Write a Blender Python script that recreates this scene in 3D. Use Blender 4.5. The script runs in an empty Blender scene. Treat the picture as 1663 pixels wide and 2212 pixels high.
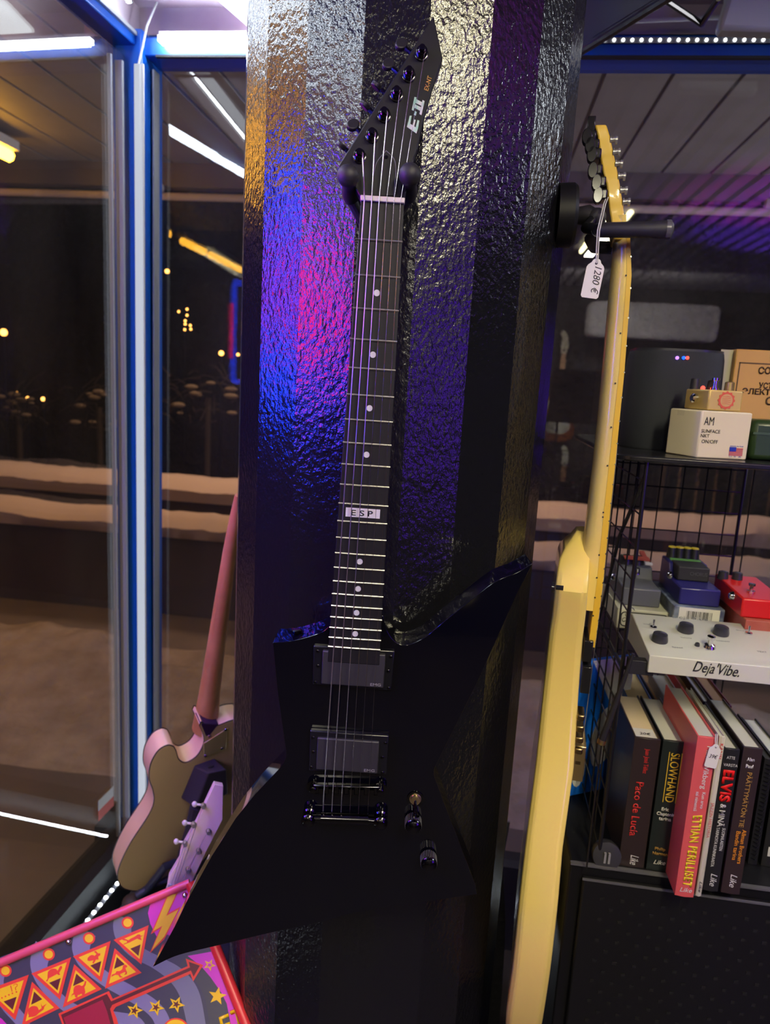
import bpy, bmesh, math, random
from mathutils import Vector, Matrix
random.seed(4)
C = bpy.context.scene.collection
SC = bpy.context.scene
V3 = Vector
def rad(a): return math.radians(a)

# ------------------------------------------------------------------ camera
FPX, PW, PH = 1534.0, 1663.0, 2212.0
YAW, PITCH, ROLL = rad(7), rad(10.3), rad(3.3)
CAM = V3((0, 0, 1.5))
fwd = V3((-math.sin(YAW)*math.cos(PITCH), math.cos(YAW)*math.cos(PITCH), -math.sin(PITCH)))
_r = V3((math.cos(YAW), math.sin(YAW), 0)); _u = _r.cross(fwd)
CR = _r*math.cos(ROLL) + _u*math.sin(ROLL)
CU = -_r*math.sin(ROLL) + _u*math.cos(ROLL)
cd = bpy.data.cameras.new('camera'); cam = bpy.data.objects.new('camera', cd); C.objects.link(cam)
cd.sensor_fit = 'VERTICAL'; cd.sensor_height = 36; cd.sensor_width = 36*PW/PH; cd.lens = 36*FPX/PH
cd.clip_start = 0.02; cd.clip_end = 200
cd.dof.use_dof = True; cd.dof.focus_distance = 0.76; cd.dof.aperture_fstop = 7.5
m = Matrix((CR, CU, -fwd)).transposed().to_4x4(); m.translation = CAM
cam.matrix_world = m; SC.camera = cam
SC.view_settings.view_transform = 'Standard'; SC.view_settings.look = 'None'
SC.view_settings.gamma = 1; SC.view_settings.use_curve_mapping = False
SC.view_settings.exposure = 0.0
SC.cycles.max_bounces = 5; SC.cycles.diffuse_bounces = 2; SC.cycles.glossy_bounces = 3; SC.cycles.transparent_max_bounces = 10
SC.cycles.use_adaptive_sampling = True; SC.cycles.adaptive_threshold = .08
SC.cycles.sample_clamp_indirect = 4.0
SC.cycles.caustics_reflective = False; SC.cycles.caustics_refractive = False
w = bpy.data.worlds.new('night_sky'); SC.world = w; w.use_nodes = True
w.node_tree.nodes['Background'].inputs[0].default_value = (0.010, 0.008, 0.014, 1)
w.node_tree.nodes['Background'].inputs[1].default_value = 0.55

def ray(px, py): return fwd + CR*((px-PW/2)/FPX) - CU*((py-PH/2)/FPX)
def hit(px, py, p0, n):
    d = ray(px, py); return CAM + d*((p0-CAM).dot(n)/d.dot(n))
def onY(px, py, y): return hit(px, py, V3((0, y, 0)), V3((0, 1, 0)))
def onZ(px, py, z): return hit(px, py, V3((0, 0, z)), V3((0, 0, 1)))
def onX(px, py, x): return hit(px, py, V3((x, 0, 0)), V3((1, 0, 0)))

class Frame:
    """flat working plane in the room: o origin, u to the right, v up, n out of the surface"""
    def __init__(s, o, u, v): s.o = V3(o); s.u = V3(u).normalized(); s.v = V3(v).normalized(); s.n = s.u.cross(s.v).normalized()
    def w(s, x, y, z=0): return s.o + s.u*x + s.v*y + s.n*z
    def px(s, a, b, z=0):
        q = hit(a, b, s.o + s.n*z, s.n) - s.o
        return (q.dot(s.u), q.dot(s.v))
    def pxs(s, L, z=0): return [s.px(a, b, z) for a, b in L]
    def at(s, x, y, z=0): return Frame(s.w(x, y, z), s.u, s.v)
WF = Frame((0, 0, 0), (1, 0, 0), (0, 1, 0))
def vframe(y, x=0, z=0): return Frame((x, y, z), (1, 0, 0), (0, 0, 1))       # upright plane parallel to the front window

# ------------------------------------------------------------------ lights that are not part of a fitting
def area(name, loc, target, sx, sy, col, power):
    l = bpy.data.lights.new(name, 'AREA'); l.shape = 'RECTANGLE'; l.size = sx; l.size_y = sy; l.color = col; l.energy = power
    o = bpy.data.objects.new(name, l); C.objects.link(o); o.location = loc
    o.rotation_euler = (V3(target)-V3(loc)).to_track_quat('-Z', 'Y').to_euler(); return o
def spot(name, loc, target, ang, col, power, size=.05):
    l = bpy.data.lights.new(name, 'SPOT'); l.spot_size = rad(ang); l.spot_blend = .6; l.color = col; l.energy = power; l.shadow_soft_size = size
    o = bpy.data.objects.new(name, l); C.objects.link(o); o.location = loc
    o.rotation_euler = (V3(target)-V3(loc)).to_track_quat('-Z', 'Y').to_euler(); return o
area('ceiling_lamp_light_front', (.556, -.42, 2.285), (.556, -.42, 0), .05, .98, (1.0, .90, .60), 30)
area('ceiling_lamp_light_rear', (-.1, -1.9, 2.285), (-.1, -1.9, 0), .05, 1.1, (1.0, .95, .82), 14)
area('ceiling_lamp_light_side', (1.75, 1.15, 2.285), (1.75, 1.15, 0), .9, .05, (.80, .90, 1.0), 9)
area('window_led_light', (-.86, .55, 2.22), (.2, .75, 1.2), 1.6, .03, (.80, .90, 1.0), 7)
spot('stage_lamp_purple', (1.95, -.75, 1.35), (1.75, -.35, 2.36), 80, (.20, .04, 1.0), 620)
spot('stage_lamp_pink', (1.3, -.05, 1.45), (1.25, .12, 2.36), 70, (1.0, .04, .40), 110)
area('street_light_snow', (-1.5, 5.0, 4.5), (-.5, 3.6, 0), 1.5, 1.5, (1.0, .58, .34), 165)
spot('soffit_fill_right', (5.5, 3.0, 1.5), (.2, 2.9, 2.75), 48, (.96, .93, .95), 700, .1)  # added fill with no fitting, brightens the soffit planks from below
area('street_light_snow_right', (3.0, 7.5, 4.0), (1.2, 5.0, .5), 1.2, 1.2, (.85, .80, .95), 20)

# ------------------------------------------------------------------ materials
_M = {}
def mat(name, col=(.5, .5, .5), rough=.5, metal=0, emit=None, es=1, bump=None, coat=0, spec=.5, var=None, ior=1.5, bstr=.4, bdist=.002):
    if name in _M: return _M[name]
    m = bpy.data.materials.new(name); m.use_nodes = True; nt = m.node_tree; b = nt.nodes['Principled BSDF']
    b.inputs['Base Color'].default_value = (*col, 1); b.inputs['Roughness'].default_value = rough; b.inputs['Metallic'].default_value = metal
    b.inputs['Coat Weight'].default_value = coat; b.inputs['Coat Roughness'].default_value = .03
    b.inputs['Specular IOR Level'].default_value = spec; b.inputs['IOR'].default_value = ior
    if emit: b.inputs['Emission Color'].default_value = (*emit, 1); b.inputs['Emission Strength'].default_value = es
    tc = nt.nodes.new('ShaderNodeTexCoord')
    if var:      # (scale, amount, colour) mottling that belongs to the surface
        n = nt.nodes.new('ShaderNodeTexNoise'); n.inputs['Scale'].default_value = var[0]; n.inputs['Detail'].default_value = 6
        nt.links.new(tc.outputs['Object'], n.inputs['Vector'])
        mr = nt.nodes.new('ShaderNodeMapRange'); mr.inputs[1].default_value = .35; mr.inputs[2].default_value = .65; mr.inputs[4].default_value = var[1]
        nt.links.new(n.outputs[0], mr.inputs[0])
        mx = nt.nodes.new('ShaderNodeMix'); mx.data_type = 'RGBA'; mx.inputs[6].default_value = (*col, 1); mx.inputs[7].default_value = (*var[2], 1)
        nt.links.new(mr.outputs[0], mx.inputs[0]); nt.links.new(mx.outputs[2], b.inputs['Base Color'])
    if bump:
        n = nt.nodes.new('ShaderNodeTexNoise'); n.inputs['Scale'].default_value = bump; n.inputs['Detail'].default_value = 4
        nt.links.new(tc.outputs['Object'], n.inputs['Vector'])
        bp = nt.nodes.new('ShaderNodeBump'); bp.inputs['Strength'].default_value = bstr; bp.inputs['Distance'].default_value = bdist
        nt.links.new(n.outputs[0], bp.inputs['Height']); nt.links.new(bp.outputs[0], b.inputs['Normal'])
    _M[name] = m; return m
def glow(name, col, s): return mat(name, (.02, .02, .02), .4, emit=col, es=s)

BLACK = mat('gloss_black_lacquer', (.0015, .0015, .004), .05, coat=.2)
SATIN = mat('satin_black', (.012, .011, .015), .42)
HEADB = mat('headstock_black', (.0075, .007, .011), .42, spec=.3, bump=900, bstr=.15, bdist=.0004)
EBONY = mat('ebony_board', (.0075, .007, .008), .48, spec=.35, bump=700, bstr=.15, bdist=.0004)
BCHROME = mat('black_chrome', (.06, .058, .065), .16, metal=1)
CHROME = mat('chrome', (.75, .75, .76), .14, metal=1)
STEEL = mat('string_steel', (.80, .76, .74), .30, metal=1)
FRET = mat('fret_wire', (.78, .77, .72), .26, metal=1)
PEARL = mat('pearl_inlay', (.62, .62, .60), .25, var=(300, .5, (.45, .50, .50)))
BONE = mat('bone_nut', (.62, .56, .55), .4)
PKUP = mat('pickup_cover_plastic', (.022, .021, .025), .50, bump=1500, bstr=.2, bdist=.0003)
RING = mat('pickup_ring_plastic', (.006, .006, .009), .22)
RUBBER = mat('black_rubber', (.013, .012, .017), .55)
GOLD = mat('gold_metal', (.78, .62, .28), .28, metal=1)
WHITE = mat('white_paint', (.62, .62, .62), .5)
PINKW = mat('lilac_white_wall', (.50, .42, .50), .65, var=(6, .8, (.40, .27, .33)))
BLUE = mat('blue_window_paint', (.004, .085, .46), .30, bump=90, bstr=.1)
GREYM = mat('grey_trim', (.30, .31, .33), .35)
LOGOG = mat('grey_print', (.28, .28, .29), .5)
INK = mat('black_ink', (.012, .012, .014), .6)
DARK = mat('black_paint_metal', (.006, .006, .007), .42, spec=.3)
DARKG = mat('dark_wall', (.010, .0095, .011), .8)
WIRE = mat('black_wire', (.008, .008, .011), .3)
PAPER = mat('white_paper', (.70, .69, .63), .7)
PAGES_Y = mat('yellowed_pages', (.62, .48, .24), .8, bump=600, bstr=.2)
PAGES_C = mat('cream_pages', (.74, .60, .36), .8, bump=600, bstr=.2)
PAGES_W = mat('white_pages', (.60, .61, .54), .8, bump=600, bstr=.2)
YEL = mat('aged_cream_lacquer', (.84, .63, .165), .22, coat=.4)
YELN = mat('amber_neck_lacquer', (.78, .52, .070), .25, coat=.4)
FBY = mat('maple_fingerboard', (.72, .45, .04), .35)
LEDM = glow('led_white', (.82, .92, 1.0), 60)
LEDD = glow('led_chip', (.92, .96, 1.0), 26)
TUBE = glow('lamp_tube_warm', (1.0, .90, .50), 30)
AMBER = glow('amber_tube', (1.0, .45, .03), 26)
BULB = glow('amber_bulb', (1.0, .42, .08), 7)
NEONB = glow('neon_blue', (.004, .05, 1.0), 115)
NEONP = glow('neon_pink', (1.0, .004, .16), 26)

def glass_mat():
    m = bpy.data.materials.new('window_glass'); m.use_nodes = True; nt = m.node_tree; nt.nodes.clear()
    o = nt.nodes.new('ShaderNodeOutputMaterial'); mx = nt.nodes.new('ShaderNodeMixShader'); f = nt.nodes.new('ShaderNodeFresnel')
    t = nt.nodes.new('ShaderNodeBsdfTransparent'); g = nt.nodes.new('ShaderNodeBsdfGlossy')
    t.inputs[0].default_value = (.93, .94, .95, 1); g.inputs['Roughness'].default_value = 0.0; f.inputs[0].default_value = 1.75
    ge = nt.nodes.new('ShaderNodeNewGeometry'); io = nt.nodes.new('ShaderNodeMix'); io.data_type = 'FLOAT'
    io.inputs[2].default_value = 1.6; io.inputs[3].default_value = 1/1.6       # same reflectance entering and leaving
    nt.links.new(ge.outputs['Backfacing'], io.inputs[0]); nt.links.new(io.outputs[0], f.inputs[0])
    nt.links.new(f.outputs[0], mx.inputs[0]); nt.links.new(t.outputs[0], mx.inputs[1]); nt.links.new(g.outputs[0], mx.inputs[2]); # a film of dust on the panes
    df = nt.nodes.new('ShaderNodeBsdfDiffuse'); df.inputs[0].default_value = (.75, .76, .8, 1)
    tr = nt.nodes.new('ShaderNodeBsdfTranslucent'); tr.inputs[0].default_value = (.75, .76, .8, 1); m3 = nt.nodes.new('ShaderNodeMixShader')
    nt.links.new(df.outputs[0], m3.inputs[1]); nt.links.new(tr.outputs[0], m3.inputs[2])
    tc = nt.nodes.new('ShaderNodeTexCoord'); nz = nt.nodes.new('ShaderNodeTexNoise'); nz.inputs['Scale'].default_value = 3.5; nz.inputs['Detail'].default_value = 5
    mp = nt.nodes.new('ShaderNodeMapping'); mp.inputs['Scale'].default_value = (1.5, 1.5, .4)
    nt.links.new(tc.outputs['Object'], mp.inputs[0]); nt.links.new(mp.outputs[0], nz.inputs['Vector'])
    mr = nt.nodes.new('ShaderNodeMapRange'); mr.inputs[1].default_value = .3; mr.inputs[2].default_value = .75; mr.inputs[3].default_value = .006; mr.inputs[4].default_value = .022
    nt.links.new(nz.outputs[0], mr.inputs[0]); m2 = nt.nodes.new('ShaderNodeMixShader')
    nt.links.new(mr.outputs[0], m2.inputs[0]); nt.links.new(mx.outputs[0], m2.inputs[1]); nt.links.new(m3.outputs[0], m2.inputs[2]); nt.links.new(m2.outputs[0], o.inputs[0])
    return m
GLASS = glass_mat()

def column_mat():
    m = bpy.data.materials.new('thick_gloss_black_paint'); m.use_nodes = True; nt = m.node_tree; b = nt.nodes['Principled BSDF']
    b.inputs['Base Color'].default_value = (.006, .006, .008, 1); b.inputs['Roughness'].default_value = .17; b.inputs['IOR'].default_value = 1.6
    tc = nt.nodes.new('ShaderNodeTexCoord')
    def noise(s, d, mapscale=None):
        n = nt.nodes.new('ShaderNodeTexNoise'); n.inputs['Scale'].default_value = s; n.inputs['Detail'].default_value = d
        if mapscale:
            mp = nt.nodes.new('ShaderNodeMapping'); mp.inputs['Scale'].default_value = mapscale
            nt.links.new(tc.outputs['Object'], mp.inputs[0]); nt.links.new(mp.outputs[0], n.inputs['Vector'])
        else: nt.links.new(tc.outputs['Object'], n.inputs['Vector'])
        return n
    a = noise(170, 3, (1.15, 1.15, .8)); c = noise(38, 2); d = noise(420, 2)
    def mth(op, x, y):
        k = nt.nodes.new('ShaderNodeMath'); k.operation = op
        for i, q in enumerate((x, y)):
            if isinstance(q, (int, float)): k.inputs[i].default_value = q
            else: nt.links.new(q, k.inputs[i])
        return k.outputs[0]
    h = mth('ADD', mth('ADD', a.outputs[0], mth('MULTIPLY', c.outputs[0], .9)), mth('MULTIPLY', d.outputs[0], .15))
    bp = nt.nodes.new('ShaderNodeBump'); bp.inputs['Strength'].default_value = 1.0; bp.inputs['Distance'].default_value = .0011
    nt.links.new(h, bp.inputs['Height']); nt.links.new(bp.outputs[0], b.inputs['Normal'])
    return m
COLP = column_mat()

# ------------------------------------------------------------------ mesh helpers
def cr(P, n=8, closed=False):
    out = []; N = len(P)
    rng = range(N) if closed else range(N-1)
    for i in rng:
        p0 = V3((*P[(i-1) % N if closed else max(i-1, 0)], 0)); p1 = V3((*P[i], 0)); p2 = V3((*P[(i+1) % N], 0)); p3 = V3((*P[(i+2) % N if closed else min(i+2, N-1)], 0))
        for k in range(n):
            t = k/n
            q = .5*((2*p1)+(-p0+p2)*t+(2*p0-5*p1+4*p2-p3)*t*t+(-p0+3*p1-3*p2+p3)*t**3)
            out.append((q.x, q.y))
    if not closed: out.append(tuple(P[-1]))
    return out
def path(segs):
    """corner points and splined runs -> one outline"""
    out = []
    for s in segs:
        if isinstance(s, list): out += cr(s, 7)
        else: out.append(s)
    r = []
    for p in out:
        if not r or (p[0]-r[-1][0])**2+(p[1]-r[-1][1])**2 > 1e-4: r.append(p)
    return r
def area2(P): return sum(P[i][0]*P[(i+1) % len(P)][1]-P[(i+1) % len(P)][0]*P[i][1] for i in range(len(P)))
def circ(x, y, r, n=24, ry=None, a0=0): return [(x+r*math.cos(a0+2*math.pi*i/n), y+(ry or r)*math.sin(a0+2*math.pi*i/n)) for i in range(n)]
def rrect(x0, y0, x1, y1, r, n=5):
    out = []
    for cx, cy, a in ((x1-r, y1-r, 0), (x0+r, y1-r, 90), (x0+r, y0+r, 180), (x1-r, y0+r, 270)):
        for i in range(n+1):
            t = rad(a+90*i/n); out.append((cx+r*math.cos(t), cy+r*math.sin(t)))
    return out
def star(x, y, R, r, a0=90, n=5): return [(x+(R if i % 2 == 0 else r)*math.cos(rad(a0+180*i/n)), y+(R if i % 2 == 0 else r)*math.sin(rad(a0+180*i/n))) for i in range(2*n)]
def shrink(P, k, c=None):
    if c is None: c = (sum(p[0] for p in P)/len(P), sum(p[1] for p in P)/len(P))
    return [(c[0]+(p[0]-c[0])*k, c[1]+(p[1]-c[1])*k) for p in P]

class MB:
    def __init__(s, fr=WF): s.bm = bmesh.new(); s.fr = fr; s.mi = 0
    def f(s, vs):
        try:
            q = s.bm.faces.new(vs); q.material_index = s.mi; return q
        except ValueError: return None
    def v(s, x, y, z=0): return s.bm.verts.new(s.fr.w(x, y, z))
    def prism(s, P, z0, z1, k=1.0):
        P = list(P)
        if area2(P) < 0: P.reverse()
        Q = shrink(P, k) if k != 1 else P
        a = [s.v(x, y, z0) for x, y in P]; b = [s.v(x, y, z1) for x, y in Q]; n = len(P)
        s.f(a[::-1]); s.f(b)
        for i in range(n): s.f((a[i], a[(i+1) % n], b[(i+1) % n], b[i]))
        return s
    def flat(s, P, z):
        P = list(P)
        if area2(P) < 0: P.reverse()
        s.f([s.v(x, y, z) for x, y in P]); return s
    def box(s, x0, x1, y0, y1, z0, z1): return s.prism([(x0, y0), (x1, y0), (x1, y1), (x0, y1)], z0, z1)
    def hexa(s, P8):   # 4 bottom + 4 top world points
        v = [s.bm.verts.new(p) for p in P8]
        for q in ((3, 2, 1, 0), (4, 5, 6, 7), (0, 1, 5, 4), (1, 2, 6, 5), (2, 3, 7, 6), (3, 0, 4, 7)): s.f([v[i] for i in q])
        return s
    def tube(s, pts, r, n=8, cap=True, world=False):
        pts = [V3(p) if world else s.fr.w(*p) for p in pts]
        rs = r if isinstance(r, (list, tuple)) else [r]*len(pts)
        rings = []; up = None
        for i, p in enumerate(pts):
            d = (pts[min(i+1, len(pts)-1)]-pts[max(i-1, 0)]).normalized()
            if up is None: up = d.orthogonal().normalized()
            up = (up-d*up.dot(d)).normalized(); sd = d.cross(up)
            rings.append([s.bm.verts.new(p+(up*math.cos(2*math.pi*k/n)+sd*math.sin(2*math.pi*k/n))*rs[i]) for k in range(n)])
        for a, b in zip(rings, rings[1:]):
            for k in range(n): s.f((a[k], a[(k+1) % n], b[(k+1) % n], b[k]))
        if cap: s.f(rings[0][::-1]); s.f(rings[-1])
        return s
    def lathe(s, base, axis, prof, n=20):
        """prof: (distance along axis, radius) from a world point"""
        base = V3(base); ax = V3(axis).normalized()
        return s.tube([base+ax*d for d, _ in prof], [max(r, 1e-5) for _, r in prof], n, True, True) if False else s._lathe(base, ax, prof, n)
    def _lathe(s, base, ax, prof, n):
        u = ax.orthogonal().normalized(); w_ = ax.cross(u); rings = []
        for d, r in prof:
            r = max(r, 1e-5); rings.append([s.bm.verts.new(base+ax*d+(u*math.cos(2*math.pi*k/n)+w_*math.sin(2*math.pi*k/n))*r) for k in range(n)])
        for a, b in zip(rings, rings[1:]):
            for k in range(n): s.f((a[k], a[(k+1) % n], b[(k+1) % n], b[k]))
        s.f(rings[0][::-1]); s.f(rings[-1]); return s
    def ball(s, c, r, n=14, sx=1, sy=1, sz=1):
        m_ = Matrix.Translation(V3(c)) @ Matrix.Diagonal((sx*r, sy*r, sz*r, 1))
        q = bmesh.ops.create_uvsphere(s.bm, u_segments=n, v_segments=max(6, n*2//3), radius=1, matrix=m_)
        for v_ in q['verts']:
            for fc in v_.link_faces: fc.material_index = s.mi
        return s
    def build(s, name, mats, parent=None, bevel=0, seg=2, smooth=32, recalc=True):
        if recalc: bmesh.ops.recalc_face_normals(s.bm, faces=s.bm.faces[:])
        org = V3((0, 0, 0))
        if parent is not None: org = V3(parent['_o'])
        else:
            if len(s.bm.verts):
                xs = [v.co for v in s.bm.verts]
                org = V3(((min(p.x for p in xs)+max(p.x for p in xs))/2, (min(p.y for p in xs)+max(p.y for p in xs))/2, min(p.z for p in xs)))
        for v_ in s.bm.verts: v_.co -= org
        me = bpy.data.meshes.new(name); s.bm.to_mesh(me); s.bm.free()
        for m_ in (mats if isinstance(mats, (list, tuple)) else [mats]): me.materials.append(m_)
        o = bpy.data.objects.new(name, me); C.objects.link(o)
        if smooth:
            for p in me.polygons: p.use_smooth = True
            me.set_sharp_from_angle(angle=rad(smooth))
        if bevel:
            b = o.modifiers.new('bevel', 'BEVEL'); b.width = bevel; b.segments = seg; b.limit_method = 'ANGLE'; b.angle_limit = rad(40); b.harden_normals = False
        if parent is not None: o.parent = parent
        else: o.location = org
        o['_o'] = tuple(org); return o
def thing(name, label, cat, loc, group=None):
    o = bpy.data.objects.new(name, None); C.objects.link(o); o.location = loc; o['_o'] = tuple(loc); o.empty_display_size = .05
    o['label'] = label; o['category'] = cat
    if group: o['group'] = group
    return o
def tag(o, label=None, cat=None, group=None, kind=None):
    if label: o['label'] = label
    if cat: o['category'] = cat
    if group: o['group'] = group
    if kind: o['kind'] = kind
    return o
def struct(o, label=None): o['kind'] = 'structure'; return o

def text(s, fr, A, B, h, material, parent, z=.0003, thick=.0002, bold=0.0, shear=0.0, name='lettering'):
    """lettering fitted between A and B (baseline) with cap height h, standing on the plane fr"""
    cu = bpy.data.curves.new('t', 'FONT'); cu.body = s; cu.size = 1; cu.offset = bold; cu.shear = shear; cu.resolution_u = 3
    ob = bpy.data.objects.new('t', cu); C.objects.link(ob)
    me = bpy.data.meshes.new_from_object(ob); bpy.data.objects.remove(ob); bpy.data.curves.remove(cu)
    if not me.vertices: return None
    xs = [v.co.x for v in me.vertices]; ys = [v.co.y for v in me.vertices]
    x0, x1, y0, y1 = min(xs), max(xs), min(0, min(ys)), max(ys)
    A = V3((*A, 0)); B = V3((*B, 0)); L = (B-A).length; d = (B-A)/L; p = V3((-d.y, d.x, 0))
    bm = bmesh.new(); bm.from_mesh(me); bpy.data.meshes.remove(me)
    ry = h/max(y1, .3)
    for v in bm.verts:
        q = A+d*((v.co.x-x0)/(x1-x0)*L)+p*(v.co.y*ry); v.co = fr.w(q.x, q.y, z)
    if thick:
        r = bmesh.ops.extrude_face_region(bm, geom=bm.faces[:])
        for g in r['geom']:
            if isinstance(g, bmesh.types.BMVert): g.co += fr.n*thick
    mb = MB(fr); mb.bm.free(); mb.bm = bm
    return mb.build(name, material, parent, smooth=0)
# ================================================================== THE ROOM
WY = 1.75                      # front window wall
CZ = 2.36                      # ceiling
XC = -.862                     # corner post
SD = V3((-math.sin(rad(2.6)), -math.cos(rad(2.6)), 0))   # side wall runs from the corner towards the viewer
def side(t, z, off=0):         # a point on the side wall, t metres from the corner, off metres into the room
    return V3((XC, WY, z)) + SD*t + V3((math.cos(rad(2.6)), -math.sin(rad(2.6)), 0))*off
SF = Frame(side(0, 0), -SD, (0, 0, 1))   # u towards the corner, n = into the room
def sbox(mb, t0, t1, z0, z1, o0, o1):
    return mb.hexa([side(t0, z0, o0), side(t0, z0, o1), side(t1, z0, o1), side(t1, z0, o0), side(t0, z1, o0), side(t0, z1, o1), side(t1, z1, o1), side(t1, z1, o0)])
RT = 3.05; BK = -2.6; ZT = 2.235; ZS = .20

struct(MB().box(-1.06, RT, BK-.05, WY+.12, -.06, 0).build('floor', mat('brown_shop_floor', (.030, .022, .017), .6, var=(5, .6, (.018, .014, .011)))))
mb = MB(Frame((0, BK, CZ), (1, 0, 0), (0, 0, 1)))
# ribbed dark ceiling, ribs run towards the window
pr = []; x = -1.3
while x < RT:
    pr += [(x, 0), (x+.042, 0), (x+.045, .035), (x+.067, .035), (x+.070, 0)]; x += .08
pr += [(RT+.1, 0), (RT+.1, .05), (-1.3, .05)]
mb.prism(pr, -(WY-.30-BK), 0)
struct(mb.build('ceiling', mat('dark_ribbed_ceiling', (.26, .25, .28), .55), smooth=0))
# lilac soffit box above the front window
mb = MB(); mb.box(-1.05, RT, WY-.30, WY+.0, CZ-.03, CZ+.05); struct(mb.build('trim_1', PINKW))
mb = MB(); mb.box(-1.0, RT, WY+.0, WY+.10, ZT+.035, CZ); struct(mb.build('wall_front', PINKW))
mb = MB(); mb.box(-1.0, RT, WY-.02, WY+.10, 0, ZS); struct(mb.build('wall_front_sill', mat('sill_dark', (.018, .018, .020), .55)))
mb = MB(); sbox(mb, -.1, 4.4, ZT+.035, CZ, -.10, 0); struct(mb.build('wall_left', PINKW))
mb = MB(); sbox(mb, -.1, 4.4, 0, ZS, -.10, .02); struct(mb.build('wall_left_sill', mat('sill_dark')))
struct(MB().box(-1.3, RT+.1, BK-.1, BK, 0, CZ).build('wall_back', DARKG))
struct(MB().box(RT, RT+.1, BK, WY+.12, 0, CZ).build('wall_right', DARKG))

# front window: blue frame, pane
wf = struct(thing('window_1', 'front shop window with blue frame', 'window', (1.0, WY, ZS))); del wf['category']; del wf['label']
mb = MB()
mb.box(XC+.02, RT, WY-.035, WY+.05, ZT-.022, ZT+.018).box(XC+.02, RT, WY, WY+.05, ZT, ZT+.04)
for x in (XC-.01, 2.2):
    mb.box(x-.0, x+.035, WY-.03, WY+.05, ZS, ZT)
mb.build('window_frame', BLUE, wf, bevel=.003)
MB().box(XC+.06, RT, WY-.045, WY-.035, ZT-.028, ZT-.023).build('glazing_bead', mat('sill_dark'), wf)
MB().box(XC+.03, RT, WY+.010, WY+.014, ZS+.04, ZT-.03).build('pane', GLASS, wf)
MB().box(XC+.05, RT, WY-.02, WY+.05, ZS, ZS+.05).build('bottom_rail', mat('sill_dark'), wf)
MB().box(XC+.036, XC+.040, WY-.01, WY+.02, ZS+.05, ZT-.04).build('gasket', GREYM, wf)
ws = struct(thing('window_2', 'x', 'window', side(1.5, ZS))); del ws['category']; del ws['label']
mb = MB(); sbox(mb, 0, 4.2, ZT-.006, ZT+.014, -.05, .016); sbox(mb, 0, 4.2, ZT, ZT+.04, -.05, 0); 
sbox(mb, -.0, .035, ZS, ZT, -.05, .02); sbox(mb, 2.6, 2.66, ZS, ZT, -.05, .03)
mb.build('window_frame', BLUE, ws, bevel=.003)
mb = MB(); sbox(mb, 0, 4.2, ZS, ZS+.05, -.05, .02); mb.build('bottom_rail', mat('rail_black', (.004, .004, .005), .75), ws)
mb = MB(); sbox(mb, .05, 4.2, ZT+.014, ZT+.022, -.0, .022); mb.build('glazing_bead', GREYM, ws)
mb = MB(); sbox(mb, .04, 4.2, ZS+.04, ZT-.03, -.012, -.008); mb.build('pane', GLASS, ws)
mb = MB(); sbox(mb, .075, .083, ZS+.05, ZT-.05, -.015, .002); sbox(mb, .11, .116, ZS+.05, ZT-.05, -.015, -.006); mb.build('gasket', GREYM, ws)
# corner post with its white light bar
cp = MB(); cp.box(XC-.036, XC+.030, WY-.05, WY+.06, ZS, ZT+.03)
struct(tag(cp.build('trim_2', BLUE, bevel=.004)))
A = onY(299, 140, WY-.06); Bm = onY(301, 1690, WY-.06)
lb = thing('led_light_bar', 'long white upright light bar fixed to the blue corner post', 'light', V3((A.x, WY-.06, ZS)))
MB().box(A.x-.0078, A.x+.0078, WY-.068, WY-.054, .32, A.z).build('diffuser', glow('bar_diffuser', (.80, .86, 1.0), .62), lb, bevel=.002)
MB().box(A.x-.0095, A.x+.0095, WY-.056, WY-.050, .31, A.z+.004).build('backing', WHITE, lb)
MB().tube([(A.x, WY-.06, A.z), (A.x+.008, WY-.055, A.z+.04), (A.x+.016, WY-.05, A.z+.085), (A.x+.03, WY-.02, CZ-.02)], .0025, 6).build('cable', WHITE, lb)

# LED strips
def strip(name, label, fr, L, pitch, cs, zface=.004, solid=False, h=.011, chipmat=LEDD):
    """fr: u along the strip, v across, n the way the chips face"""
    t = thing(name, label, 'light strip', fr.w(L/2, 0, 0))
    MB(fr).box(0, L, -h/2, h/2, -.002, .002).build('backing', mat('strip_grey', (.16, .16, .17), .5), t)
    mb = MB(fr); k = .01
    while k < L:
        mb.prism(circ(k, 0, cs, 8), .002, zface); k += pitch
    o = mb.build('led_chips', chipmat, t, smooth=0); o['kind'] = 'stuff'
    return t
hr = onY(1288, 92, WY-.045); hz = hr.z
strip('led_strip', 'dotted white LED strip on the blue header at the upper right', Frame((hr.x-.03, WY-.040, hz+.006), (1, 0, 0), (0, 0, 1)), 2.6, .0188, .0030, chipmat=glow('led_chip_dim', (.94, .97, 1.0), 9))
# (mounted on the header face; chips look into the room)
L1 = onY(338, 84, WY-.06); L2 = onY(560, 88, WY-.06)
t = thing('led_tube', 'bright white LED lamp above the narrow window left of the column', 'light', V3((L1.x, WY-.05, L1.z)))
MB().box(L1.x, L1.x+.42, WY-.05, WY-.0, L1.z+.007, L1.z+.022).build('housing', mat('housing_lilac', (.55, .47, .58), .5), t, bevel=.002)
mb = MB(); mb.box(L1.x+.004, L1.x+.42, WY-.062, WY-.045, L1.z-.004, L1.z+.007)
for k in range(26): mb.prism([(L1.x+.01+k*.016, WY-.060), (L1.x+.018+k*.016, WY-.060), (L1.x+.018+k*.016, WY-.048), (L1.x+.01+k*.016, WY-.048)], L1.z-.009, L1.z-.004)
mb.build('diffuser', LEDM, t, smooth=0)
strip('led_strip', 'white LED strip along the top of the side window', Frame(side(.10, ZT+.058, .035), SD, SD.cross(V3((0, 0, 1)))), 3.0, .016, .0055, chipmat=LEDM)
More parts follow.
